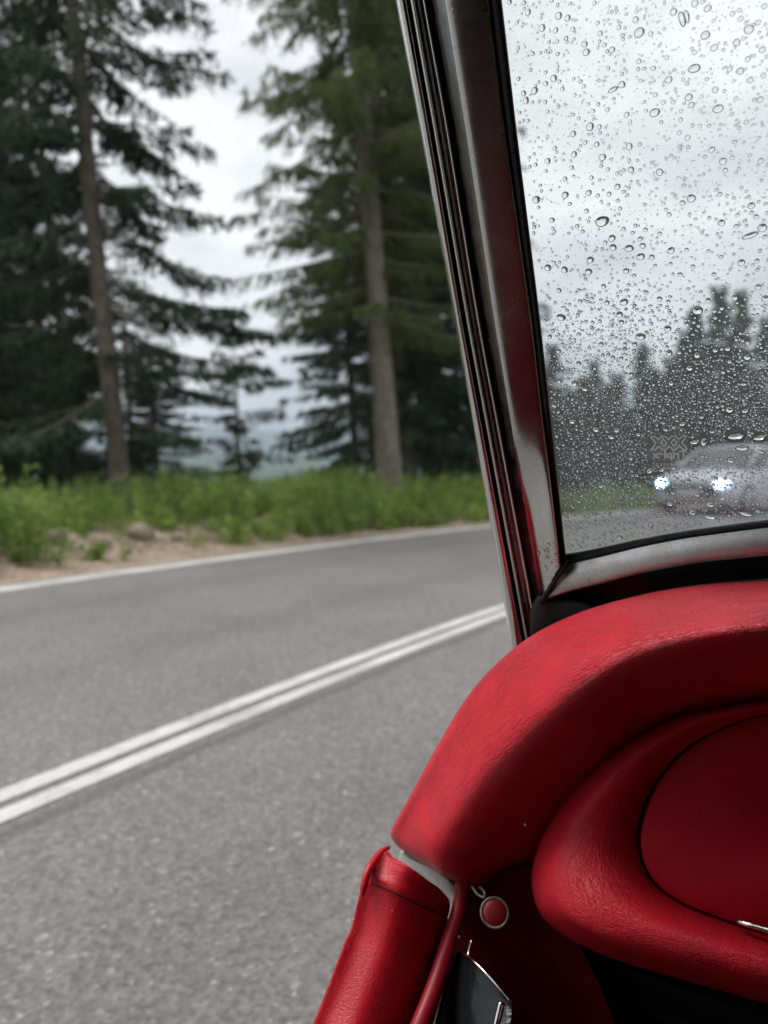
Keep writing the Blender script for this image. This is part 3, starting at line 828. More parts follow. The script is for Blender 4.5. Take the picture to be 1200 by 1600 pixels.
def strip(name, prof, mtl, parent, ys=YS, nv=18, nu=70, round_=True):
    """prof: list of (edge index or pair mix, height) across the pillar"""
    grid = []
    for y in ys:
        row = []
        for e, h in prof:
            i = int(math.floor(e)); fr_ = e - i
            y_row = y
            if name == 'windscreen_pillar' and y > 840: y = min(y, 940 - 58 * (e - 6))     # mitred foot
            h = h(y) if callable(h) else h
            if name == 'windscreen_pillar' and h > 0.002: h += 0.006 * max(0.0, y - 640) / 298
            x = EX(i, y) * (1 - fr_) + (EX(min(i + 1, 8), y) if fr_ else 0) * fr_
            row.append(on_w(x, y, h)); y = y_row
        grid.append(row)
    return loft(name, grid, mtl, parent, nu, nv)
YB = [y for y in YS if y <= 930] + [938]
pillar = strip('windscreen_pillar', [(6.0, -0.004), (6.0, 0.010), (6.06, lambda y: 0.0134 - 0.0065 * sm(640, 820, y)), (6.5, 0.0108), (6.9, lambda y: 0.0075 + 0.0068 * sm(640, 820, y)), (7.0, lambda y: 0.005 + 0.006 * sm(640, 820, y)), (7.0, 0.0)], M_FACE, car, ys=[y for y in YS if y <= 780] + [840, 870, 900, 920, 940], nv=30)
pillar['label'] = 'worn chrome windscreen pillar with red reflections'
strip('pillar_back', [(0.0, 0.0), (0.0, -0.03), (2.0, -0.034), (6.0, -0.034), (7.5, -0.03), (7.5, -0.012)], M_CHROME, pillar, nv=12)
strip('outer_chrome_strip', [(0.0, -0.006), (0.0, 0.001), (0.3, 0.0042), (0.75, 0.004), (1.0, 0.0015), (1.0, -0.006)], M_CHROME, pillar, nv=24)
strip('rubber_channel', [(0.85, -0.003), (1.5, -0.0035), (2.4, -0.003)], M_RUBBER, pillar, nv=6)
strip('chrome_ridge', [(2.0, -0.006), (2.0, 0.001), (2.3, 0.0045), (2.7, 0.0045), (3.0, 0.001), (3.0, -0.006)], M_CHROME, pillar, nv=20)
strip('dark_channel', [(2.8, -0.002), (3.5, -0.0005), (4.3, -0.002)], M_DARKCH, pillar, nv=6)
strip('inner_chrome_ridge', [(4.0, -0.006), (4.0, 0.002), (4.3, 0.005), (4.7, 0.005), (5.0, 0.002), (5.0, -0.004)], M_CHROME, pillar, nv=16, ys=[y for y in YS if y <= 1000])
strip('inner_channel', [(4.9, -0.002), (5.3, 0.0), (5.7, 0.002), (6.05, 0.006)], M_DARKCH, pillar, nv=8)
strip('rubber_seal', [(6.98, -0.008), (7.05, 0.003), (7.5, 0.0055), (7.9, 0.004), (8.0, 0.0), (8.0, -0.008)], M_RUBBER, pillar, ys=[y for y in YS if y <= 780] + [865, 882], nv=18)

# bottom rail of the windscreen frame
RX = [884, 905, 940, 1000, 1060, 1100, 1200, 1320, 1500, 1800]
R_GL = [866, 863, 856, 843, 832, 826, 813, 801, 788, 775]       # glass meets rubber
R_T = [882, 877, 869, 854, 842, 836, 823, 811, 798, 785]        # rubber meets rail
R_B = [936, 924, 912, 896, 884, 878, 868, 857, 844, 830]        # rail meets black scuttle seal
def along(xs, f):
    return [f(x, i) for i, x in enumerate(xs)]
rail_grid = []
for i, x in enumerate(RX):
    xb = x - 30 * max(0, 1 - i / 2.0)
    rail_grid.append([on_w(x, R_T[i], -0.004), on_w(x, R_T[i], 0.005), on_w(x * .88 + xb * .12, R_T[i] * .88 + R_B[i] * .12, 0.0075), on_w((x + xb) / 2, (R_T[i] + R_B[i]) / 2, 0.0118), on_w(x * .08 + xb * .92, R_T[i] * .08 + R_B[i] * .92, 0.0142), on_w(xb, R_B[i], 0.011), on_w(xb, R_B[i], -0.01)])
rail = loft('bottom_frame_rail', rail_grid, M_RAIL, car, 80, 26)
loft('rubber_seal', [[on_w(x, R_GL[i] - 1, -0.006), on_w(x, R_GL[i], 0.001), on_w(x, R_GL[i] * .5 + R_T[i] * .5, 0.006), on_w(x, R_T[i] + 0.5, 0.006), on_w(x, R_T[i] + 1, -0.006)] for i, x in enumerate(RX)], M_RUBBER, rail, 80, 14)
# black mitre joint between pillar and rail
tube('mitre_joint', [on_w(888, 876, 0.0125), on_w(879, 891, 0.0165), on_w(868, 907, 0.017), on_w(857, 924, 0.0165), on_w(845, 941, 0.0155)], [0.0016, 0.0023, 0.0015, 0.0026, 0.0032], M_RUBBER, rail, 10, 24)

# black rubber capping and pale body panel under the rail
cap_grid = []
for i, x in enumerate(RX):
    xb = x - 34 * max(0, 1 - i / 2.0)
    cap_grid.append([on_w(xb, R_B[i] - 6, 0.004), on_w(xb, R_B[i] + 2, 0.003), on_w(xb, R_B[i] + 18, -0.004), on_w(xb, R_B[i] + 40, -0.006), on_w(xb, R_B[i] + 95, -0.002)])
cap = loft('scuttle_seal', cap_grid, M_RUBBER, car, 60, 16)
lump = loft('rubber_corner_pad', [[on_w(x, y0, 0.0), on_w(x, y0, 0.009), on_w(x, (y0 + y1_) / 2, 0.016), on_w(x, y1_, 0.014), on_w(x, y1_, 0.0)] for x, y0, y1_ in [(828, 958, 1040), (838, 936, 1035), (850, 931, 1030), (868, 937, 1030), (895, 940, 1020), (925, 946, 1010), (945, 958, 1005), (952, 966, 1000)]], M_RUBBER, cap, 40, 14)
loft('scuttle_panel', [[on_f(x, y - 3, 0.665), on_f(x, y, 0.65), on_f(x, y + 14, 0.635), on_f(x, y + 30, 0.625)] for x, y in [(1000, 933), (1040, 924), (1100, 915), (1200, 906), (1320, 897), (1500, 888), (1800, 880)]], M_BODY, car, 40, 8)

# the glass
def w_poly(pts, off): return [on_w(x, y, off) for x, y in pts]
glass_pts = [(EX(7.0 and 7, y) + 4, y) for y in (-185, -60, 100, 300, 500, 700, 860)] + [(880, 872)] + [(x, R_T[i] - 3) for i, x in enumerate(RX)] + [(1800, -185)]
fi = w_poly(glass_pts, -0.001); fo = w_poly(glass_pts, -0.006)
k = len(fi)
glass = mesh_obj('windscreen_glass', fi + fo, [tuple(range(k)), tuple(range(2 * k - 1, k - 1, -1))] + [(i, k + i, k + (i + 1) % k, (i + 1) % k) for i in range(k)], M_GLASS, car, False)
glass['label'] = 'windscreen glass covered in rain drops'
# top header rail and the far pillar, out of frame
loft('header_rail', [[on_w(x, -172, -0.02), on_w(x, -168, 0.012), on_w(x, -215, 0.016), on_w(x, -260, 0.01), on_w(x, -260, -0.03)] for x in (560, 800, 1100, 1500, 1800)], M_RAIL, car, 30, 14)

# rain drops: domes of water on the outer face of the glass
OUT = -WN
def dome_template(seg, rings, contact=1.05, squash=1.0):
    """cap of a sphere, base radius 1 in XY, bulging along +Z, closed by its base"""
    R_s = 1 / math.sin(contact); V = []; Fc = []
    for i in range(rings):
        th = contact * (1 - i / rings)
        for k_ in range(seg):
            a = 2 * math.pi * k_ / seg
            V.append((R_s * math.sin(th) * math.cos(a), R_s * math.sin(th) * math.sin(a), R_s * (math.cos(th) - math.cos(contact))))
    V.append((0, 0, R_s * (1 - math.cos(contact))))
    top = len(V) - 1
    for i in range(rings - 1):
        for k_ in range(seg):
            Fc.append((i * seg + k_, i * seg + (k_ + 1) % seg, (i + 1) * seg + (k_ + 1) % seg, (i + 1) * seg + k_))
    for k_ in range(seg): Fc.append(((rings - 1) * seg + k_, (rings - 1) * seg + (k_ + 1) % seg, top))
    Fc.append(tuple(reversed(range(seg))))
    return V, Fc
def drop_mesh(name, seg, rings, contact, seed=0):
    V, Fc = dome_template(seg, rings, contact)
    if seed:
        r = random.Random(seed); p1, p2 = r.uniform(0, 6), r.uniform(0, 6)
        W = []
        for x, y, z in V:
            a = math.atan2(y, x); q = 1 + 0.05 * math.sin(2 * a + p1) + 0.03 * math.sin(3 * a + p2)
            W.append((x * q, y * q, z * (1 - 0.18 * y)))
        V = W
    me = bpy.data.meshes.new(name); me.from_pydata(V, [], Fc)
    fl = [True] * len(me.polygons); fl[-1] = False
    me.polygons.foreach_set('use_smooth', fl); me.materials.append(M_WATER); me.update()
    return me
def bead_meshes():
    out = []
    for m_ in DM[:3]:
        c_ = m_.copy(); c_.materials.clear(); c_.materials.append(M_BEAD); out.append(c_)
    return out
DM = [drop_mesh('raindrop', 14, 5, c_, s_) for c_, s_ in ((0.82, 1), (0.76, 2), (0.88, 3), (0.74, 4), (0.84, 0))]
DS = [drop_mesh('raindrop', 14, 5, c_, s_) for c_, s_ in ((1.12, 6), (1.2, 7), (1.06, 8))]
BM_ = bead_meshes()
W_BASIS = Matrix((CR, -WUP.normalized() if False else WUP.normalized(), OUT)).transposed()
if W_BASIS.determinant() < 0:
    W_BASIS = Matrix((-CR, WUP.normalized(), OUT)).transposed()
def put_drop(parent, p, basis, rx, ry, rot, me):
    o = bpy.data.objects.new('raindrop', me); COL.objects.link(o); o.parent = parent
    o.matrix_world = Matrix.Translation(p) @ basis.to_4x4() @ Matrix.Rotation(rot, 4, 'Z') @ Matrix.Diagonal((rx, ry, (rx + ry) / 2, 1))
    return o
def pxm(p): return (p - CP).dot(ray(600, 800)) / F_PX
def glass_left(y): return EX(8, y) + 2
def glass_bottom(x): return float(np.interp(x, RX, R_GL)) - 2
rr_ = random.Random(21)
PXM = 0.00047        # metres on the glass per photograph pixel
taken = []
def free(x, y, r):
    for (a, b, c_) in taken:
        if (a - x) ** 2 + (b - y) ** 2 < (0.85 * (r + c_)) ** 2: return False
    return True
special = [(941, 346, 11, 9), (1080, 310, 7, 6.5), (983, 388, 7, 6), (1001, 401, 6.5, 6), (975, 472, 7, 6), (1001, 526, 8, 6.5), (877, 496, 8, 6), (1085, 107, 9, 7), (1122, 170, 8, 7),
           (1150, 682, 15, 5.5), (1187, 684, 10, 5), (1160, 700, 10, 5.5), (1090, 485, 8, 8), (1172, 368, 12, 5), (1191, 356, 7, 7), (1023, 176, 8, 7), (838, 312, 7, 6), (999, 51, 8, 8),
           (1110, 788, 7, 5), (1110, 808, 9, 4), (1165, 803, 10, 4), (1142, 719, 6, 5), (958, 140, 8, 4), (922, 198, 6, 7), (822, 157, 5, 6), (1066, 30, 5, 13), (1170, 46, 8, 7), (1102, 55, 7, 7), (1073, 26, 4, 11),
           (1017, 822, 4, 9), (968, 840, 6, 4), (1100, 690, 5, 9), (1076, 152, 6, 6), (1140, 640, 7, 6), (1168, 558, 6, 6)]
ndrop = 0
for x, y, a, b in special:
    taken.append((x, y, max(a, b)))
    put_drop(glass, on_w(x, y, -0.0061), W_BASIS, a * 1.0 * pxm(on_w(x, y)), b * 0.92 * pxm(on_w(x, y)), rr_.uniform(-0.25, 0.25), DM[ndrop % 5] if y < 520 else DS[ndrop % 3]); ndrop += 1
tries = 0
while ndrop < 300 and tries < 6000:
    tries += 1
    y = rr_.uniform(2, 845); x = rr_.uniform(790, 1198)
    r = rr_.choice((3.2, 3.5, 3.8, 4.1, 4.4, 4.8, 5.4, 6.2))
    if x < glass_left(y) + r or y > glass_bottom(x) - r or not free(x, y, r + 1.5): continue
    if 1008 < x < 1082 and 674 < y < 730: continue
    taken.append((x, y, r))
    fl = 1.0 if y < 600 else rr_.uniform(1.0, 1.35)
    put_drop(glass, on_w(x, y, -0.0061), W_BASIS, 0.92 * r * pxm(on_w(x, y)) * fl, 0.86 * r * pxm(on_w(x, y)) / fl, rr_.uniform(-0.5, 0.5), DM[rr_.randrange(5)] if y < 520 else DS[rr_.randrange(3)]); ndrop += 1
# the countless small ones as one mesh
def mist(name, N, rmin, rmax, xr, yr, power, seg=8, rings=3, yb=1.0, ramp=None):
    TV, TF = dome_template(seg, rings, 1.16 if ramp else 1.0); TV = np.array(TV)
    quad = [f for f in TF]
    r = random.Random(len(taken) + N)
    V, Fc = [], []
    cell = {}
    for (a, b, c_) in taken: cell.setdefault((int(a // 24), int(b // 24)), []).append((a, b, c_))
    cnt = 0
    for _ in range(N * 4):
        if cnt >= N: break
        y = yr[0] + (yr[1] - yr[0]) * r.random() ** yb; x = r.uniform(*xr)
        if ramp and r.random() > sm(ramp[0], ramp[1], y + 35 * math.sin(x * 0.021)): continue
        q = rmin + (rmax - rmin) * r.random() ** power
        if x < glass_left(y) + q or y > glass_bottom(x) - q: continue
        if 1010 < x < 1080 and 676 < y < 728 and (q > 1.3 or r.random() < 0.6): continue
        ok = True
        cx, cy = int(x // 24), int(y // 24)
        for i in (-1, 0, 1):
            for j in (-1, 0, 1):
                for (a, b, c_) in cell.get((cx + i, cy + j), ()):
                    if (a - x) ** 2 + (b - y) ** 2 < (c_ + q) ** 2 * 0.9: ok = False
        if not ok: continue
        cell.setdefault((cx, cy), []).append((x, y, q))
        pv_ = on_w(x, y, -0.0061); PXM = pxm(pv_); p = np.array(pv_); B = np.array(W_BASIS)
        sx, sy = q * PXM * r.uniform(0.85, 1.2), q * PXM * r.uniform(0.85, 1.1)
        P = (TV * (sx, sy, q * PXM)) @ B.T + p
        off = len(V); V.extend(map(tuple, P)); Fc.extend(tuple(i + off for i in f) for f in quad)
        cnt += 1
    me = bpy.data.meshes.new(name); me.from_pydata(V, [], Fc)
    me.polygons.foreach_set('use_smooth', [len(f) != seg for f in Fc])
    me.materials.append(M_WATER); me.update()
    o = link(bpy.data.objects.new(name, me), glass); o['kind'] = 'stuff'
    return o
mist('fine_rain', 5400, 0.8, 3.2, (780, 1500), (-20, 860), 2.2)
mist('fine_rain_low', 10000, 0.8, 3.2, (840, 1500), (430, 860), 2.0, 7, 3, 1.0, (440, 640))

# etched maker's mark on the inside of the glass, reversed as seen from the cabin
MO = on_w(1045, 692, 0.0004); MX = CR; MY = WUP.normalized()
def mark_pt(u, v): return MO + MX * (u * PXM) + MY * (v * PXM)
def ribbon2d(bm, pts, w, closed=False):
    n_ = len(pts)
    for i in range(n_ if closed else n_ - 1):
        a, b = Vector(pts[i]).to_3d(), Vector(pts[(i + 1) % n_]).to_3d()
        d = (b - a).normalized(); s_ = Vector((-d.y, d.x, 0)) * w / 2; a = a - d * w * .4; b = b + d * w * .4
        bm.faces.new([bm.verts.new(mark_pt(q.x, q.y)) for q in (a + s_, b + s_, b - s_, a - s_)])
bm = bmesh.new()
U = 56 / 4.7
half = [(0, 2), (0.5, 2.05), (1.0, 1.5), (1.45, 2), (1.95, 2), (2.36, 1.5), (2.77, 2), (3.25, 2), (3.7, 1.5), (4.2, 2.05), (4.7, 2), (4.05, 1)]
outl = half + [(x, 2 - y) for x, y in reversed(half[:-1])] + [(0.65, 1)]
ribbon2d(bm, [((x - 2.35) * U, (y - 1) * U * 0.95) for x, y in outl], 2.3, True)
for cx in (1.68, 3.02):
    ribbon2d(bm, [((cx - 2.35) * U, 0.55 * U), ((cx + .38 - 2.35) * U, 0), ((cx - 2.35) * U, -0.55 * U), ((cx - .38 - 2.35) * U, 0)], 2.1, True)
rk = random.Random(3)
for row, (v, x0, x1) in enumerate([(-38, -28, 12), (-48, -28, -8)]):
    u = x0
    while u < x1:
        h_ = rk.uniform(2.2, 3.0)
        ribbon2d(bm, [(u, v + h_), (u + 2.2, v + h_), (u + 2.2, v - h_), (u, v - h_)][:rk.choice((2, 3, 4))] if rk.random() < .6 else [(u, v - h_), (u + 1.5, v + h_), (u + 3, v - h_)], 1.0)
        u += 5.6
bm_obj('etched_mark', bm, M_ETCH, glass, False)
fc = bpy.data.curves.new('maker_name', 'FONT'); fc.body = 'Triplex'; fc.size = 19 * PXM; fc.align_x = 'CENTER'; fc.offset = 0.5 * PXM
fo_ = bpy.data.objects.new('maker_name_curve', fc); COL.objects.link(fo_)
bpy.context.view_layer.update()
dg = bpy.context.evaluated_depsgraph_get()
me = bpy.data.meshes.new_from_object(fo_.evaluated_get(dg))
bpy.data.objects.remove(fo_)
for v in me.vertices:
    v.co = MO + MX * (-v.co.x * 0.98) + MY * (v.co.y - 26.5 * PXM)
me.materials.clear(); me.materials.append(M_ETCH)
link(bpy.data.objects.new('etched_lettering', me), glass)

# ---- dashboard: padded red leather roll, panel and glovebox lid
def st(*p): return [on_f(x, y, f) for x, y, f in p]
# each station: hidden back, silhouette, upper face, crest, under face, inner edge, hidden
roll_px = [
    [(1800, 860, 0.61), (1800, 868, 0.6), (1800, 890, 0.55), (1800, 927.84, 0.512), (1800, 962.25, 0.518), (1800, 1000, 0.56), (1800, 1050, 0.625), (1800, 1060, 0.67)],
    [(1500, 880, 0.61), (1500, 888, 0.6), (1500, 910, 0.54), (1500, 947.84, 0.502), (1500, 982.25, 0.508), (1500, 1020, 0.55), (1500, 1070, 0.615), (1500, 1080, 0.66)],
    [(1320, 898, 0.61), (1320, 906, 0.59), (1320, 930, 0.53), (1320, 964.4, 0.492), (1320, 997.25, 0.498), (1320, 1035, 0.54), (1320, 1085, 0.605), (1320, 1095, 0.65)],
    [(1200, 908, 0.61), (1200, 916, 0.585), (1200, 938, 0.53), (1200, 970.34, 0.492), (1200, 1002.2, 0.498), (1200, 1040, 0.54), (1200, 1092, 0.605), (1200, 1105, 0.65)],
    [(1100, 914, 0.61), (1100, 922, 0.585), (1098, 948, 0.532), (1093.9, 983.78, 0.494), (1090.7, 1017.2, 0.5), (1088, 1055, 0.542), (1083, 1110, 0.607), (1083, 1122, 0.652)],
    [(1000, 930, 0.61), (1000, 937, 0.585), (996, 965, 0.537), (987.74, 1009.7, 0.499), (985.25, 1048.8, 0.505), (988, 1090, 0.547), (1000, 1145, 0.612), (1005, 1158, 0.657)],
    [(898, 960, 0.615), (900, 966, 0.59), (897, 1000, 0.547), (892.18, 1061.9, 0.509), (897.84, 1108.8, 0.515), (915, 1150, 0.557), (940, 1200, 0.622), (950, 1215, 0.667)],
    [(812, 1006, 0.62), (818, 1010, 0.6), (820, 1050, 0.565), (821.38, 1118.8, 0.527), (831.41, 1167.2, 0.533), (852, 1205, 0.575), (892, 1250, 0.64), (905, 1262, 0.685)],
    [(738, 1078, 0.63), (744, 1080, 0.61), (752, 1115, 0.585), (763.01, 1179, 0.547), (781.8, 1225, 0.553), (812, 1262, 0.595), (860, 1300, 0.66), (872, 1310, 0.705)],
    [(684, 1164, 0.64), (690, 1166, 0.62), (700, 1190, 0.602), (717.89, 1243.7, 0.564), (744.5, 1281.1, 0.57), (785, 1310, 0.612), (840, 1335, 0.677), (852, 1345, 0.722)],
    [(640, 1244, 0.65), (646, 1244, 0.63), (660, 1258, 0.618), (687.52, 1297.2, 0.58), (720.38, 1324.4, 0.586), (765, 1345, 0.628), (826, 1352, 0.693), (836, 1362, 0.738)],
    [(612, 1296, 0.66), (617, 1294, 0.64), (636, 1298, 0.63), (673.15, 1331, 0.592), (708.82, 1352.9, 0.598), (750, 1368, 0.64), (812, 1364, 0.705), (820, 1374, 0.75)],
    [(618, 1318, 0.665), (622, 1318, 0.65), (642, 1330, 0.625), (682.8, 1360.6, 0.604), (701, 1369.2, 0.612), (745, 1382, 0.645), (800, 1376, 0.7), (808, 1380, 0.75)],
    [(640, 1336, 0.68), (641, 1335, 0.67), (655, 1344, 0.65), (689.85, 1367.8, 0.64), (705.8, 1374.8, 0.645), (745, 1386, 0.66), (790, 1382, 0.72), (796, 1384, 0.76)],
    [(660, 1336, 0.74), (660, 1336, 0.74), (668, 1344, 0.74), (693.5, 1366.1, 0.74), (707.4, 1372, 0.74), (745, 1380, 0.77), (780, 1378, 0.77), (786, 1380, 0.77)],
]
roll = loft('dashboard_roll', [st(*r_) for r_ in roll_px], M_ROLL, car, 150, 60, smooth_it=14)
roll['label'] = 'padded red leather roll over the dashboard end'
# padded panel ring round the glovebox lid: station = outer crevice -> bulge -> lid edge
def mirror_ring(pts, cx):
    return pts + [(2 * cx - x, y + (x - cx) * 0.0, f) for x, y, f in reversed(pts)]
ring_outer = [(1560, 1050), (1380, 1062), (1200, 1090), (1080, 1112), (1000, 1146), (920, 1210), (862, 1280), (834, 1345), (832, 1395), (852, 1438), (910, 1478), (1000, 1512), (1100, 1540), (1200, 1568), (1380, 1610), (1560, 1640), (1700, 1630), (1800, 1520), (1830, 1350), (1800, 1180), (1700, 1080), (1560, 1050)]
ring_mid = [(1560, 1065), (1380, 1078), (1200, 1102), (1090, 1126), (1015, 1165), (950, 1225), (905, 1285), (884, 1340), (886, 1392), (908, 1428), (955, 1458), (1030, 1482), (1110, 1502), (1200, 1526), (1380, 1566), (1560, 1596), (1690, 1580), (1760, 1490), (1785, 1345), (1760, 1210), (1690, 1110), (1560, 1065)]
ring_in = [(1560, 1085), (1380, 1095), (1200, 1116), (1110, 1146), (1055, 1185), (1020, 1232), (1001, 1285), (998, 1325), (1008, 1360), (1030, 1388), (1066, 1412), (1100, 1426), (1150, 1443), (1200, 1458), (1380, 1500), (1560, 1532), (1640, 1510), (1690, 1440), (1705, 1340), (1690, 1230), (1640, 1140), (1560, 1085)]
grid = []
for i, ((xo, yo), (xm, ym), (xi, yi)) in enumerate(zip(ring_outer, ring_mid, ring_in)):
    low = sm(1250, 1470, ym)
    fo = 0.64 - 0.035 * low; fm = 0.575 - 0.05 * low; f_i = 0.60 - 0.04 * low
    q = lambda a, b, t_: a + (b - a) * t_
    grid.append(st((q(xo, xm, .0), q(yo, ym, .0), fo + .05), (q(xo, xm, .05), q(yo, ym, .05), fo - 0.02), (q(xo, xm, .45), q(yo, ym, .45), fm + 0.012), (xm, ym, fm), (q(xm, xi, .5), q(ym, yi, .5), fm + 0.006), (q(xm, xi, .93), q(ym, yi, .93), f_i), (xi, yi, f_i + 0.02), (xi, yi, f_i + 0.04)))
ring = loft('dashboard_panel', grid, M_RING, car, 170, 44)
ring['label'] = 'padded red leather panel around the glovebox lid'
lid_V, lid_F, lid_uv = [], [], []
lp = [(x + 3 * (1 if x < 1150 else 0), y) for x, y in ring_in]
lp = [tuple(p) for p in crom(lp, 130)]
cxm, cym = 1400, 1310
NR = 8
for j in range(NR + 1):
    s_ = 1 - (0.0, 0.004, 0.012, 0.03, 0.1, 0.3, 0.6, 0.8, 0.98)[j]
    for (x, y) in lp:
        f_ = 0.605 - 0.045 * sm(1150, 1470, y) - 0.004 * (1 - s_ ** 14) - (0.0 if j else -0.02)
        X, Y = cxm + (x - cxm) * s_, cym + (y - cym) * s_
        p = on_f(X, Y, f_); lid_V.append(p); lid_uv.append((X * PXM, Y * PXM))
n_ = len(lp)
for j in range(NR):
    for i in range(n_ - 1):
        lid_F.append((j * n_ + i, j * n_ + i + 1, (j + 1) * n_ + i + 1, (j + 1) * n_ + i))
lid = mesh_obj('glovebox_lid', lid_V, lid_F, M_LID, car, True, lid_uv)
tube('chrome_handle', [on_f(1153, 1440, 0.555), on_f(1158, 1441, 0.548), on_f(1200, 1453, 0.545), on_f(1260, 1468, 0.542), on_f(1266, 1470, 0.55)], [0.0012, 0.0021, 0.0021, 0.0021, 0.0012], M_CHROME, lid, 10, 20)

# bulkhead, footwell, floor, seats, far door and hood close the cockpit
def panel(name, pts, mtl, thick=Vector((0, 0, -0.01)), parent=car):
    k_ = len(pts); V = list(pts) + [p + thick for p in pts]
    return mesh_obj(name, V, [tuple(range(k_)), tuple(range(2 * k_ - 1, k_ - 1, -1))] + [(i, k_ + i, k_ + (i + 1) % k_, (i + 1) % k_) for i in range(k_)], mtl, parent, False)
panel('dash_backing', [cw(-0.27, .71, -0.30), cw(-0.12, .71, -0.2), cw(1.0, .71, -0.16), cw(1.0, .71, -.52), cw(-0.30, .71, -.52)], M_BLACK, CF * 0.02)
panel('bulkhead', [cw(-0.33, 1.02, -0.36), cw(-0.1, 1.02, -0.2), cw(1.05, 1.02, -0.2), cw(1.05, 1.02, -.80), cw(-0.40, 1.02, -.80)], M_BLACK, CF * 0.02)
panel('scuttle_top', [cw(-0.13, .67, -0.145), cw(1.0, .67, -0.125), cw(1.0, 1.1, -.2), cw(-0.1, 1.1, -.2)], M_BODY, CU * -0.006)
panel('cockpit_floor', [cw(-0.40, -1.0, -.78), cw(1.05, -1.0, -.78), cw(1.05, 1.03, -.78), cw(-0.40, 1.03, -.78)], M_BLACK)
panel('kick_panel', [cw(-0.352, .63, -0.50), cw(-0.352, 1.03, -0.40), cw(-0.352, 1.03, -.79), cw(-0.352, .50, -.79), cw(-0.352, .52, -.50)], M_WELT, CR * -0.02)
panel('far_door', [cw(1.02, -1.0, -.36), cw(1.02, 1.0, -.22), cw(1.02, 1.0, -.79), cw(1.02, -1.0, -.79)], M_WELT, CR * 0.05)
panel('rear_bulkhead', [cw(-0.42, -0.62, 0.0), cw(1.05, -0.62, 0.0), cw(1.05, -0.45, -.79), cw(-0.42, -0.45, -.79)], M_WELT, CF * -0.05)
for x0 in (-0.28, 0.42):
    loft('seat_back', [[cw(l_ + x0, -0.32 + b_, -0.62), cw(l_ + x0, -0.28 + b_, -0.45), cw(l_ + x0, -0.33 + b_, -0.22), cw(l_ + x0, -0.42 + b_, -0.08), cw(l_ + x0, -0.5 + b_, -0.09)] for l_, b_ in ((0.0, -.06), (0.05, 0), (0.26, 0.0), (0.47, 0), (0.52, -.06))], M_WELT, car, 20, 16)
    loft('seat_cushion', [[cw(l_ + x0, 0.22, -0.75), cw(l_ + x0, 0.2, -0.60 + b_), cw(l_ + x0, 0.1, -0.58 + b_), cw(l_ + x0, -0.30, -0.64 + b_)] for l_, b_ in ((0.0, -.06), (0.05, 0), (0.26, -0.01), (0.47, 0), (0.52, -.06))], M_WELT, car, 20, 16)
hood_grid = []
for f_, z_, zs in ((0.52, 0.405, 0.385), (0.40, 0.435, 0.40), (0.1, 0.47, 0.42), (-0.3, 0.475, 0.42), (-0.62, 0.42, 0.36), (-0.85, 0.25, 0.18), (-0.98, -0.05, -0.1)):
    hood_grid.append([cw(-0.30 - 0.06 * (f_ < 0.4), f_, zs - 0.03), cw(-0.27 - 0.06 * (f_ < 0.4), f_, zs + 0.01), cw(0.0, f_, z_), cw(0.35, f_, z_ + 0.012), cw(0.7, f_, z_), cw(1.0, f_, zs), cw(1.03, f_, zs - 0.04)])
loft('folding_hood', hood_grid, M_HOOD, car, 30, 24)
panel('added_side_blocker', [cw(1.0, .50, .39), cw(1.0, -0.62, .37), cw(1.02, -0.95, -.2), cw(1.02, .55, -.25)], M_HOOD, CR * 0.01)  # cloth sheet added out of view to keep side light off the dash
panel('added_quarter_blocker', [cw(-0.33, 0.02, .41), cw(-0.33, -0.62, .35), cw(-0.36, -0.95, -.1), cw(-0.37, -0.95, -.7), cw(-0.37, 0.02, -.55)], M_HOOD, CR * -0.01)  # unseen panel added to block light from the left rear
panel('hood_rear', [cw(-0.36, -0.97, -.05), cw(1.02, -0.97, -.05), cw(1.02, -0.97, -.8), cw(-0.36, -0.97, -.8)], M_HOOD, CF * -0.01)
panel('under_dash', [cw(-0.34, .66, -.47), cw(1.0, .66, -.47), cw(1.0, 1.02, -.52), cw(-0.34, 1.02, -.52)], M_BLACK)
# bonnet and front wings ahead of the scuttle
bon = []
for f_, zc, w_ in ((1.05, -0.17, 0.36), (1.4, -0.21, 0.34), (1.8, -0.25, 0.30), (2.2, -0.31, 0.24), (2.55, -0.42, 0.18), (2.75, -0.62, 0.12)):
    c0 = 0.33
    bon.append([cw(c0 - w_ * 1.25, f_, zc - 0.30), cw(c0 - w_ * 1.1, f_, zc - 0.12), cw(c0 - w_ * 0.6, f_, zc - 0.025), cw(c0, f_, zc), cw(c0 + w_ * 0.6, f_, zc - 0.025), cw(c0 + w_ * 1.1, f_, zc - 0.12), cw(c0 + w_ * 1.25, f_, zc - 0.30)])
loft('bonnet', bon, M_BODY, car, 40, 24)
for c0 in (-0.22, 0.88):
    loft('front_wing', [[cw(c0 - w_, f_, z_ - 0.35), cw(c0 - w_ * .8, f_, z_ - 0.06), cw(c0, f_, z_), cw(c0 + w_ * .8, f_, z_ - 0.06), cw(c0 + w_, f_, z_ - 0.35)] for f_, z_, w_ in ((1.06, -.50, 0.12), (1.3, -.38, 0.17), (1.8, -0.30, 0.18), (2.3, -0.34, 0.16), (2.65, -0.46, 0.12), (2.75, -0.65, 0.08))], M_BODY, car, 30, 16)

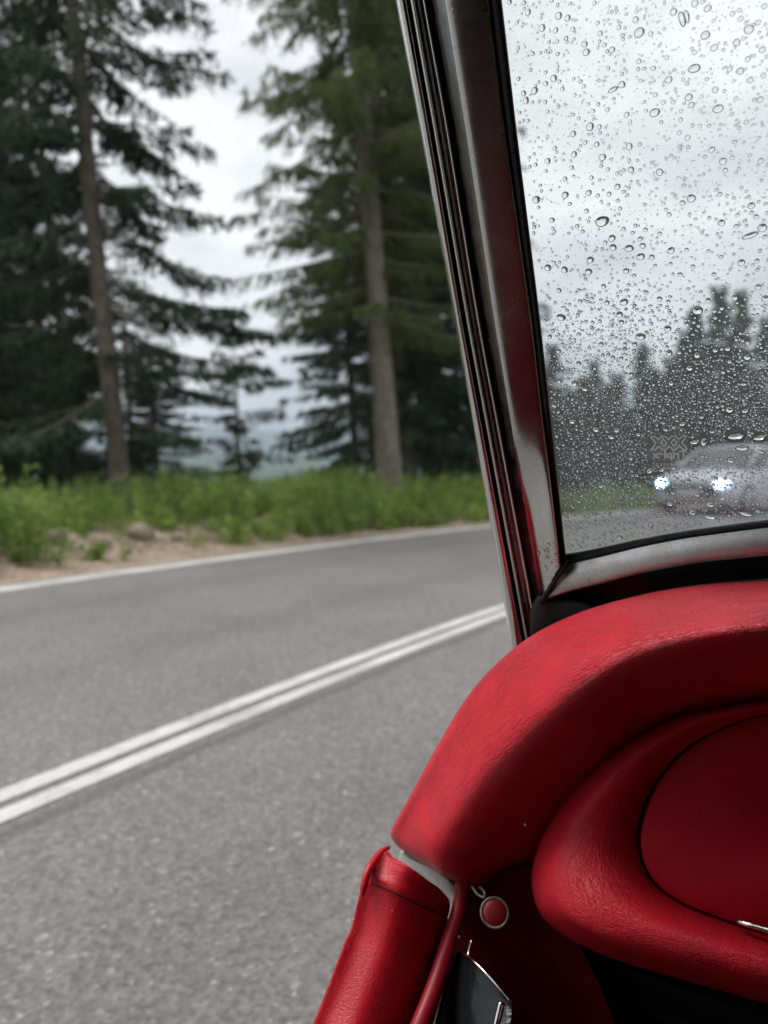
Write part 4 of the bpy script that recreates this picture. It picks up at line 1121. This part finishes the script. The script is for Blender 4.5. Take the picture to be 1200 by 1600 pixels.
# ---- door with its padded top
def sl(*p): return [on_l(x, y, -l_) for x, y, l_ in p]
door = thing('door', '', ''); del door['label'], door['category']; door.parent = car
pad_rows = []
for (a, b, c_, d, e) in [
    ((568, 1376), (584, 1384), (622, 1402), (664, 1421), (700, 1436)),
    ((561, 1402), (580, 1412), (616, 1428), (660, 1446), (698, 1460)),
    ((551, 1442), (571, 1450), (607, 1465), (652, 1482), (692, 1496)),
    ((537, 1476), (559, 1484), (596, 1499), (642, 1516), (684, 1530)),
    ((505, 1560), (527, 1567), (566, 1578), (614, 1592), (660, 1602)),
    ((483, 1612), (506, 1618), (546, 1628), (596, 1640), (645, 1648)),
    ((420, 1770), (446, 1774), (490, 1782), (546, 1790), (600, 1796)),
    ((300, 2060), (330, 2062), (380, 2066), (446, 2070), (510, 2074))]:
    row = sl((*a, .388), (*b, .377), (*c_, .352), (*d, .335), (*e, .327))
    row = [row[0] + CU * -0.06 - CR * 0.004, row[0] + CU * -0.012 - CR * 0.002] + row + [row[-1] + CU * -0.05 - CR * 0.01]
    pad_rows.append(row)
pad = loft('door_top_pad', pad_rows, M_PAD, door, 90, 40, smooth_it=10)
cap_rows = []
for (a, b, c_, d, e) in [
    ((601, 1334), (611, 1338), (635, 1351), (665, 1373), (694, 1401)),
    ((592, 1341), (604, 1346), (632, 1360), (665, 1382), (695, 1408)),
    ((582, 1353), (596, 1360), (629, 1376), (666, 1397), (698, 1418)),
    ((577, 1365), (590, 1372), (625, 1389), (664, 1409), (699, 1427)),
    ((576, 1372), (589, 1380), (623, 1398), (663, 1417), (699, 1433))]:
    dl = 0.0
    row = sl((*a, .386), (*b, .376), (*c_, .352), (*d, .336), (*e, .329))
    row = [row[0] + CU * -0.05 - CR * 0.002] + row + [row[-1] + CU * -0.04 - CR * 0.01]
    cap_rows.append(row)
first = [p + CF * 0.012 - CU * 0.012 for p in cap_rows[0]]
last = [p - CU * 0.008 - CF * 0.002 for p in cap_rows[-1]]
capo = loft('pad_end_cap', [first] + cap_rows + [last], M_PAD, door, 40, 34)
# raised lip of the pad round the end cap, and the dark stitched seam between them
tube('pad_lip', [on_l(608, 1324, -.387), on_l(596, 1331, -.386), on_l(583, 1347, -.384), on_l(574, 1365, -.383), on_l(568, 1386, -.382), on_l(566, 1400, -.381)], [0.0018, 0.0032, 0.0036, 0.0036, 0.0034, 0.0016], M_PAD, door, 12, 30)
tube('pad_seam', [on_l(588, 1352, -.380), on_l(580, 1366, -.379), on_l(588, 1380, -.3715), on_l(622, 1398, -.3505), on_l(662, 1417, -.3342), on_l(699, 1433, -.3275)], 0.0008, M_RUBBER, door, 8, 40)
panel('door_inner_panel', [cw(-0.362, .56, -.52), cw(-0.362, -0.6, -.74), cw(-0.352, -0.6, -.80), cw(-0.352, .56, -.80)], M_WELT, CR * -0.02, door)
panel('door_skin', [cw(-0.385, .60, -.47), cw(-0.385, -0.6, -.72), cw(-0.40, -0.6, -.95), cw(-0.40, .60, -.95)], M_BODY, CR * 0.008, door)
# pale body plate in the gap between dashboard roll and door
panel('door_gap_plate', [on_f(624, 1332, .668), on_f(640, 1342, .66), on_f(672, 1356, .65), on_f(700, 1376, .64), on_f(712, 1390, .635), on_f(708, 1412, .625), on_f(690, 1405, .63), on_f(660, 1370, .65), on_f(622, 1348, .664)], M_BODY, CF * 0.01)
# welt running down from the dashboard end
tube('door_seal_welt', [on_l(728, 1360, -.322), on_l(722, 1386, -.320), on_l(716, 1425, -.317), on_l(700, 1478, -.315), on_l(680, 1540, -.313), on_l(655, 1605, -.311), on_l(600, 1740, -.308), on_l(520, 1930, -.305)], [0.0062, 0.0068, 0.0070, 0.0075, 0.0078, 0.0080, 0.008, 0.008], M_WELT, car, 14, 60)
# inner cockpit side panel behind the welt, its red darkened to stand in for shade
loft('side_trim', [[on_f(x0, y, f0), on_f((x0 + x1) / 2, y + 5, (f0 + f1) / 2 + .01), on_f(x1, y + 10, f1)] for x0, x1, y, f0, f1 in ((720, 880, 1350, .66, .64), (705, 900, 1450, .65, .62), (680, 950, 1560, .64, .62), (640, 1000, 1720, .62, .62))], leather('red_trim_with_shade', (0.06, 0.002, 0.005), 0.2, 0.85, 0.04), car, 20, 12)
# round leather button with a pale ring
def disc_frame(c_, n_, r_):
    u = n_.orthogonal().normalized(); v = n_.cross(u); return u, v
bc = on_f(773, 1426, 0.585); bn = (CP - bc).normalized(); bu, bv = disc_frame(bc, bn, 1)
bp = 22 * (bc - CP).dot(ray(600, 800)) / F_PX
V, Fc = [], []
for i, (q, h_) in enumerate(((0.92, -0.004), (0.92, 0.0005), (0.82, 0.0022), (0.5, 0.0034), (0.0, 0.0038))):
    for k_ in range(28):
        a = 2 * math.pi * k_ / 28; V.append(bc + (bu * math.cos(a) + bv * math.sin(a)) * bp * q + bn * h_)
for i in range(4):
    for k_ in range(28): Fc.append((i * 28 + k_, i * 28 + (k_ + 1) % 28, (i + 1) * 28 + (k_ + 1) % 28, (i + 1) * 28 + k_))
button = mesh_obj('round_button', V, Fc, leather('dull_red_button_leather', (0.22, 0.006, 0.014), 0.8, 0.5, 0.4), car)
button['label'] = 'round red leather button with pale ring under the dashboard roll'
tube('button_ring', [bc + (bu * math.cos(a) + bv * math.sin(a)) * bp * 0.95 + bn * 0.0015 for a in np.linspace(0, 2 * math.pi, 33)], 0.0012, M_BRASS, button, 8, caps=False)
tube('button_stem', [bc - bn * 0.004, bc - bn * 0.05], bp * 0.7, M_WELT, button, 16)
tube('cord_loop', [on_f(738, 1386, 0.60), on_f(746, 1397, 0.592), on_f(756, 1402, 0.59), on_f(757, 1394, 0.592), on_f(750, 1386, 0.6)], 0.0011, M_BRASS, car, 8, 24)
# small metal stud on the roll
def surf(ob_):
    me_ = ob_.data
    return BVHTree.FromPolygons([v.co.copy() for v in me_.vertices], [tuple(p.vertices) for p in me_.polygons])
BV_ROLL, BV_PAD, BV_CAP, BV_PIL, BV_RAIL = surf(roll), surf(pad), surf(capo), surf(pillar), surf(rail)
def hit(bv_, x, y):
    d = ray(x, y).normalized(); loc, nrm, idx, dist = bv_.ray_cast(CP, d)
    if loc is None: return None
    if nrm.dot(d) > 0: nrm = -nrm
    return loc, nrm
def bead(bv_, parent, x, y, rx, ry, rot=0.0, wet=False, flat=1.0):
    h = hit(bv_, x, y)
    if not h: return
    loc, nrm = h
    dep = (loc - CP).dot(ray(600, 800)) / 1.0
    zx = nrm; right = Vector((1, 0, 0)); right = (right - zx * right.dot(zx)).normalized(); upv = zx.cross(right)
    B = Matrix((right, upv, zx)).transposed()
    s = dep / F_PX
    o = put_drop(parent, loc - nrm * 0.0001, B, rx * s, ry * s, rot, DM[rr_.randrange(5)] if wet else BM_[rr_.randrange(3)])
    o.scale.z *= flat
    return o
h = hit(BV_ROLL, 822, 1288)
if h:
    tube('stud', [h[0] - h[1] * 0.002, h[0] + h[1] * 0.0012, h[0] + h[1] * 0.0022], [0.0024, 0.0024, 0.0012], M_CHROME, roll, 12)
# black enamel latch with chrome edges, low by the door
lat = loft('door_latch', [st((712, 1484, .60), (735, 1500, .585), (765, 1530, .575), (800, 1568, .57)), st((698, 1530, .59), (725, 1545, .575), (755, 1570, .565), (798, 1592, .56)), st((672, 1625, .57), (705, 1632, .555), (740, 1640, .545), (790, 1650, .54)), st((650, 1720, .55), (690, 1720, .54), (730, 1722, .53), (780, 1726, .525))], M_LATCH, car, 30, 20)
lat['label'] = 'black enamelled door latch with chrome edges'
tube('latch_edge', [on_f(711, 1482, .596), on_f(738, 1500, .580), on_f(768, 1530, .570), on_f(800, 1567, .565)], 0.0011, M_CHROME, lat, 8, 24)
tube('latch_edge', [on_f(709, 1500, .596), on_f(697, 1530, .587), on_f(684, 1580, .577), on_f(672, 1622, .566), on_f(650, 1710, .55)], 0.0010, M_CHROME, lat, 8, 24)
tube('latch_bolt', [on_f(784, 1566, .556), on_f(776, 1600, .548), on_f(768, 1640, .540)], 0.0030, M_CHROME, lat, 12, 20)
tube('latch_pin', [on_f(718, 1462, .60), on_f(713, 1478, .598), on_f(710, 1496, .594)], 0.0014, M_CHROME, lat, 8, 12)
tube('latch_pin', [on_f(737, 1470, .60), on_f(733, 1484, .597), on_f(731, 1496, .592)], 0.0012, M_CHROME, lat, 8, 12)

# rain beads on leather and chrome
for x, y, a, b in [(836, 988, 4, 3), (845, 994, 3.5, 3), (852, 986, 3, 3), (832, 998, 2.5, 3), (860, 984, 2.5, 2), (828, 1004, 3, 2.5), (728, 1104, 3, 3), (718, 1118, 3.5, 3), (708, 1130, 3, 3.5), (738, 1088, 2.5, 2.5),
                   (696, 1160, 2.5, 3), (683, 1195, 2.5, 2.5), (676, 1210, 2, 3), (651, 1245, 3, 4), (645, 1292, 4, 6), (640, 1300, 3, 3), (637, 1280, 2.5, 3), (677, 1316, 3, 3), (702, 1235, 2, 2), (775, 1040, 2, 2), (750, 1062, 2, 2), (884, 975, 2.5, 1.5), (905, 973, 2, 1.5)]:
    bead(BV_ROLL, roll, x, y, a, b, rr_.uniform(-.5, .5))
for x, y, a, b in [(568, 1418, 3, 6), (552, 1440, 4, 7), (548, 1447, 4, 4), (614, 1424, 3.5, 6), (593, 1417, 2.5, 3), (585, 1408, 3, 3), (545, 1482, 3, 6), (554, 1498, 2, 7), (535, 1485, 3, 5), (557, 1457, 2.5, 2.5), (640, 1490, 3, 5), (620, 1472, 2.5, 3), (582, 1390, 4, 3), (590, 1396, 3, 2.5), (516, 1540, 2.5, 4), (600, 1500, 2.5, 3)]:
    bead(BV_PAD, pad, x, y, a, b, rr_.uniform(-.3, .3))
for x, y, a, b in [(612, 1350, 4, 3), (603, 1352, 3, 2.5), (620, 1346, 2.5, 2.5), (618, 1356, 2, 2), (600, 1360, 3, 2), (640, 1374, 3, 2)]:
    bead(BV_CAP, capo, x, y, a, b, rr_.uniform(-.3, .3))
for _ in range(70):
    x, y = rr_.gauss(860, 13), rr_.uniform(845, 930)
    if EX(6, y) + 5 < x < EX(7, y) - 3: 
        q = rr_.choice((1.5, 2, 2.5, 3, 3.6)); bead(BV_PIL, pillar, x, y, q, q * rr_.uniform(0.8, 1.5), rr_.uniform(-.5, .5), True)
for _ in range(16):
    x = rr_.uniform(866, 925); y = rr_.uniform(895, 925)
    q = rr_.choice((1.5, 2, 2.6)); bead(BV_RAIL, rail, x, y, q * 1.3, q, rr_.uniform(-.5, .5), True)

# ------------------------------------------------------------------ damp valley air
M_HAZE = bpy.data.materials.new('haze'); M_HAZE.use_nodes = True
t = NT(M_HAZE); t.n.remove(t.b)
pv = t.new('VolumePrincipled'); pv.inputs['Color'].default_value = (0.72, 0.85, 0.98, 1); pv.inputs['Density'].default_value = 0.00055
t.ln(pv.outputs[0], t.out.inputs['Volume'])
hz = box('haze', Vector((-4500, -4500, -40)), Vector((9000, 0, 0)), Vector((0, 9000, 0)), Vector((0, 0, 230)), M_HAZE)
hz['kind'] = 'stuff'; tag(hz, 'thin damp haze filling the valley air', 'haze')
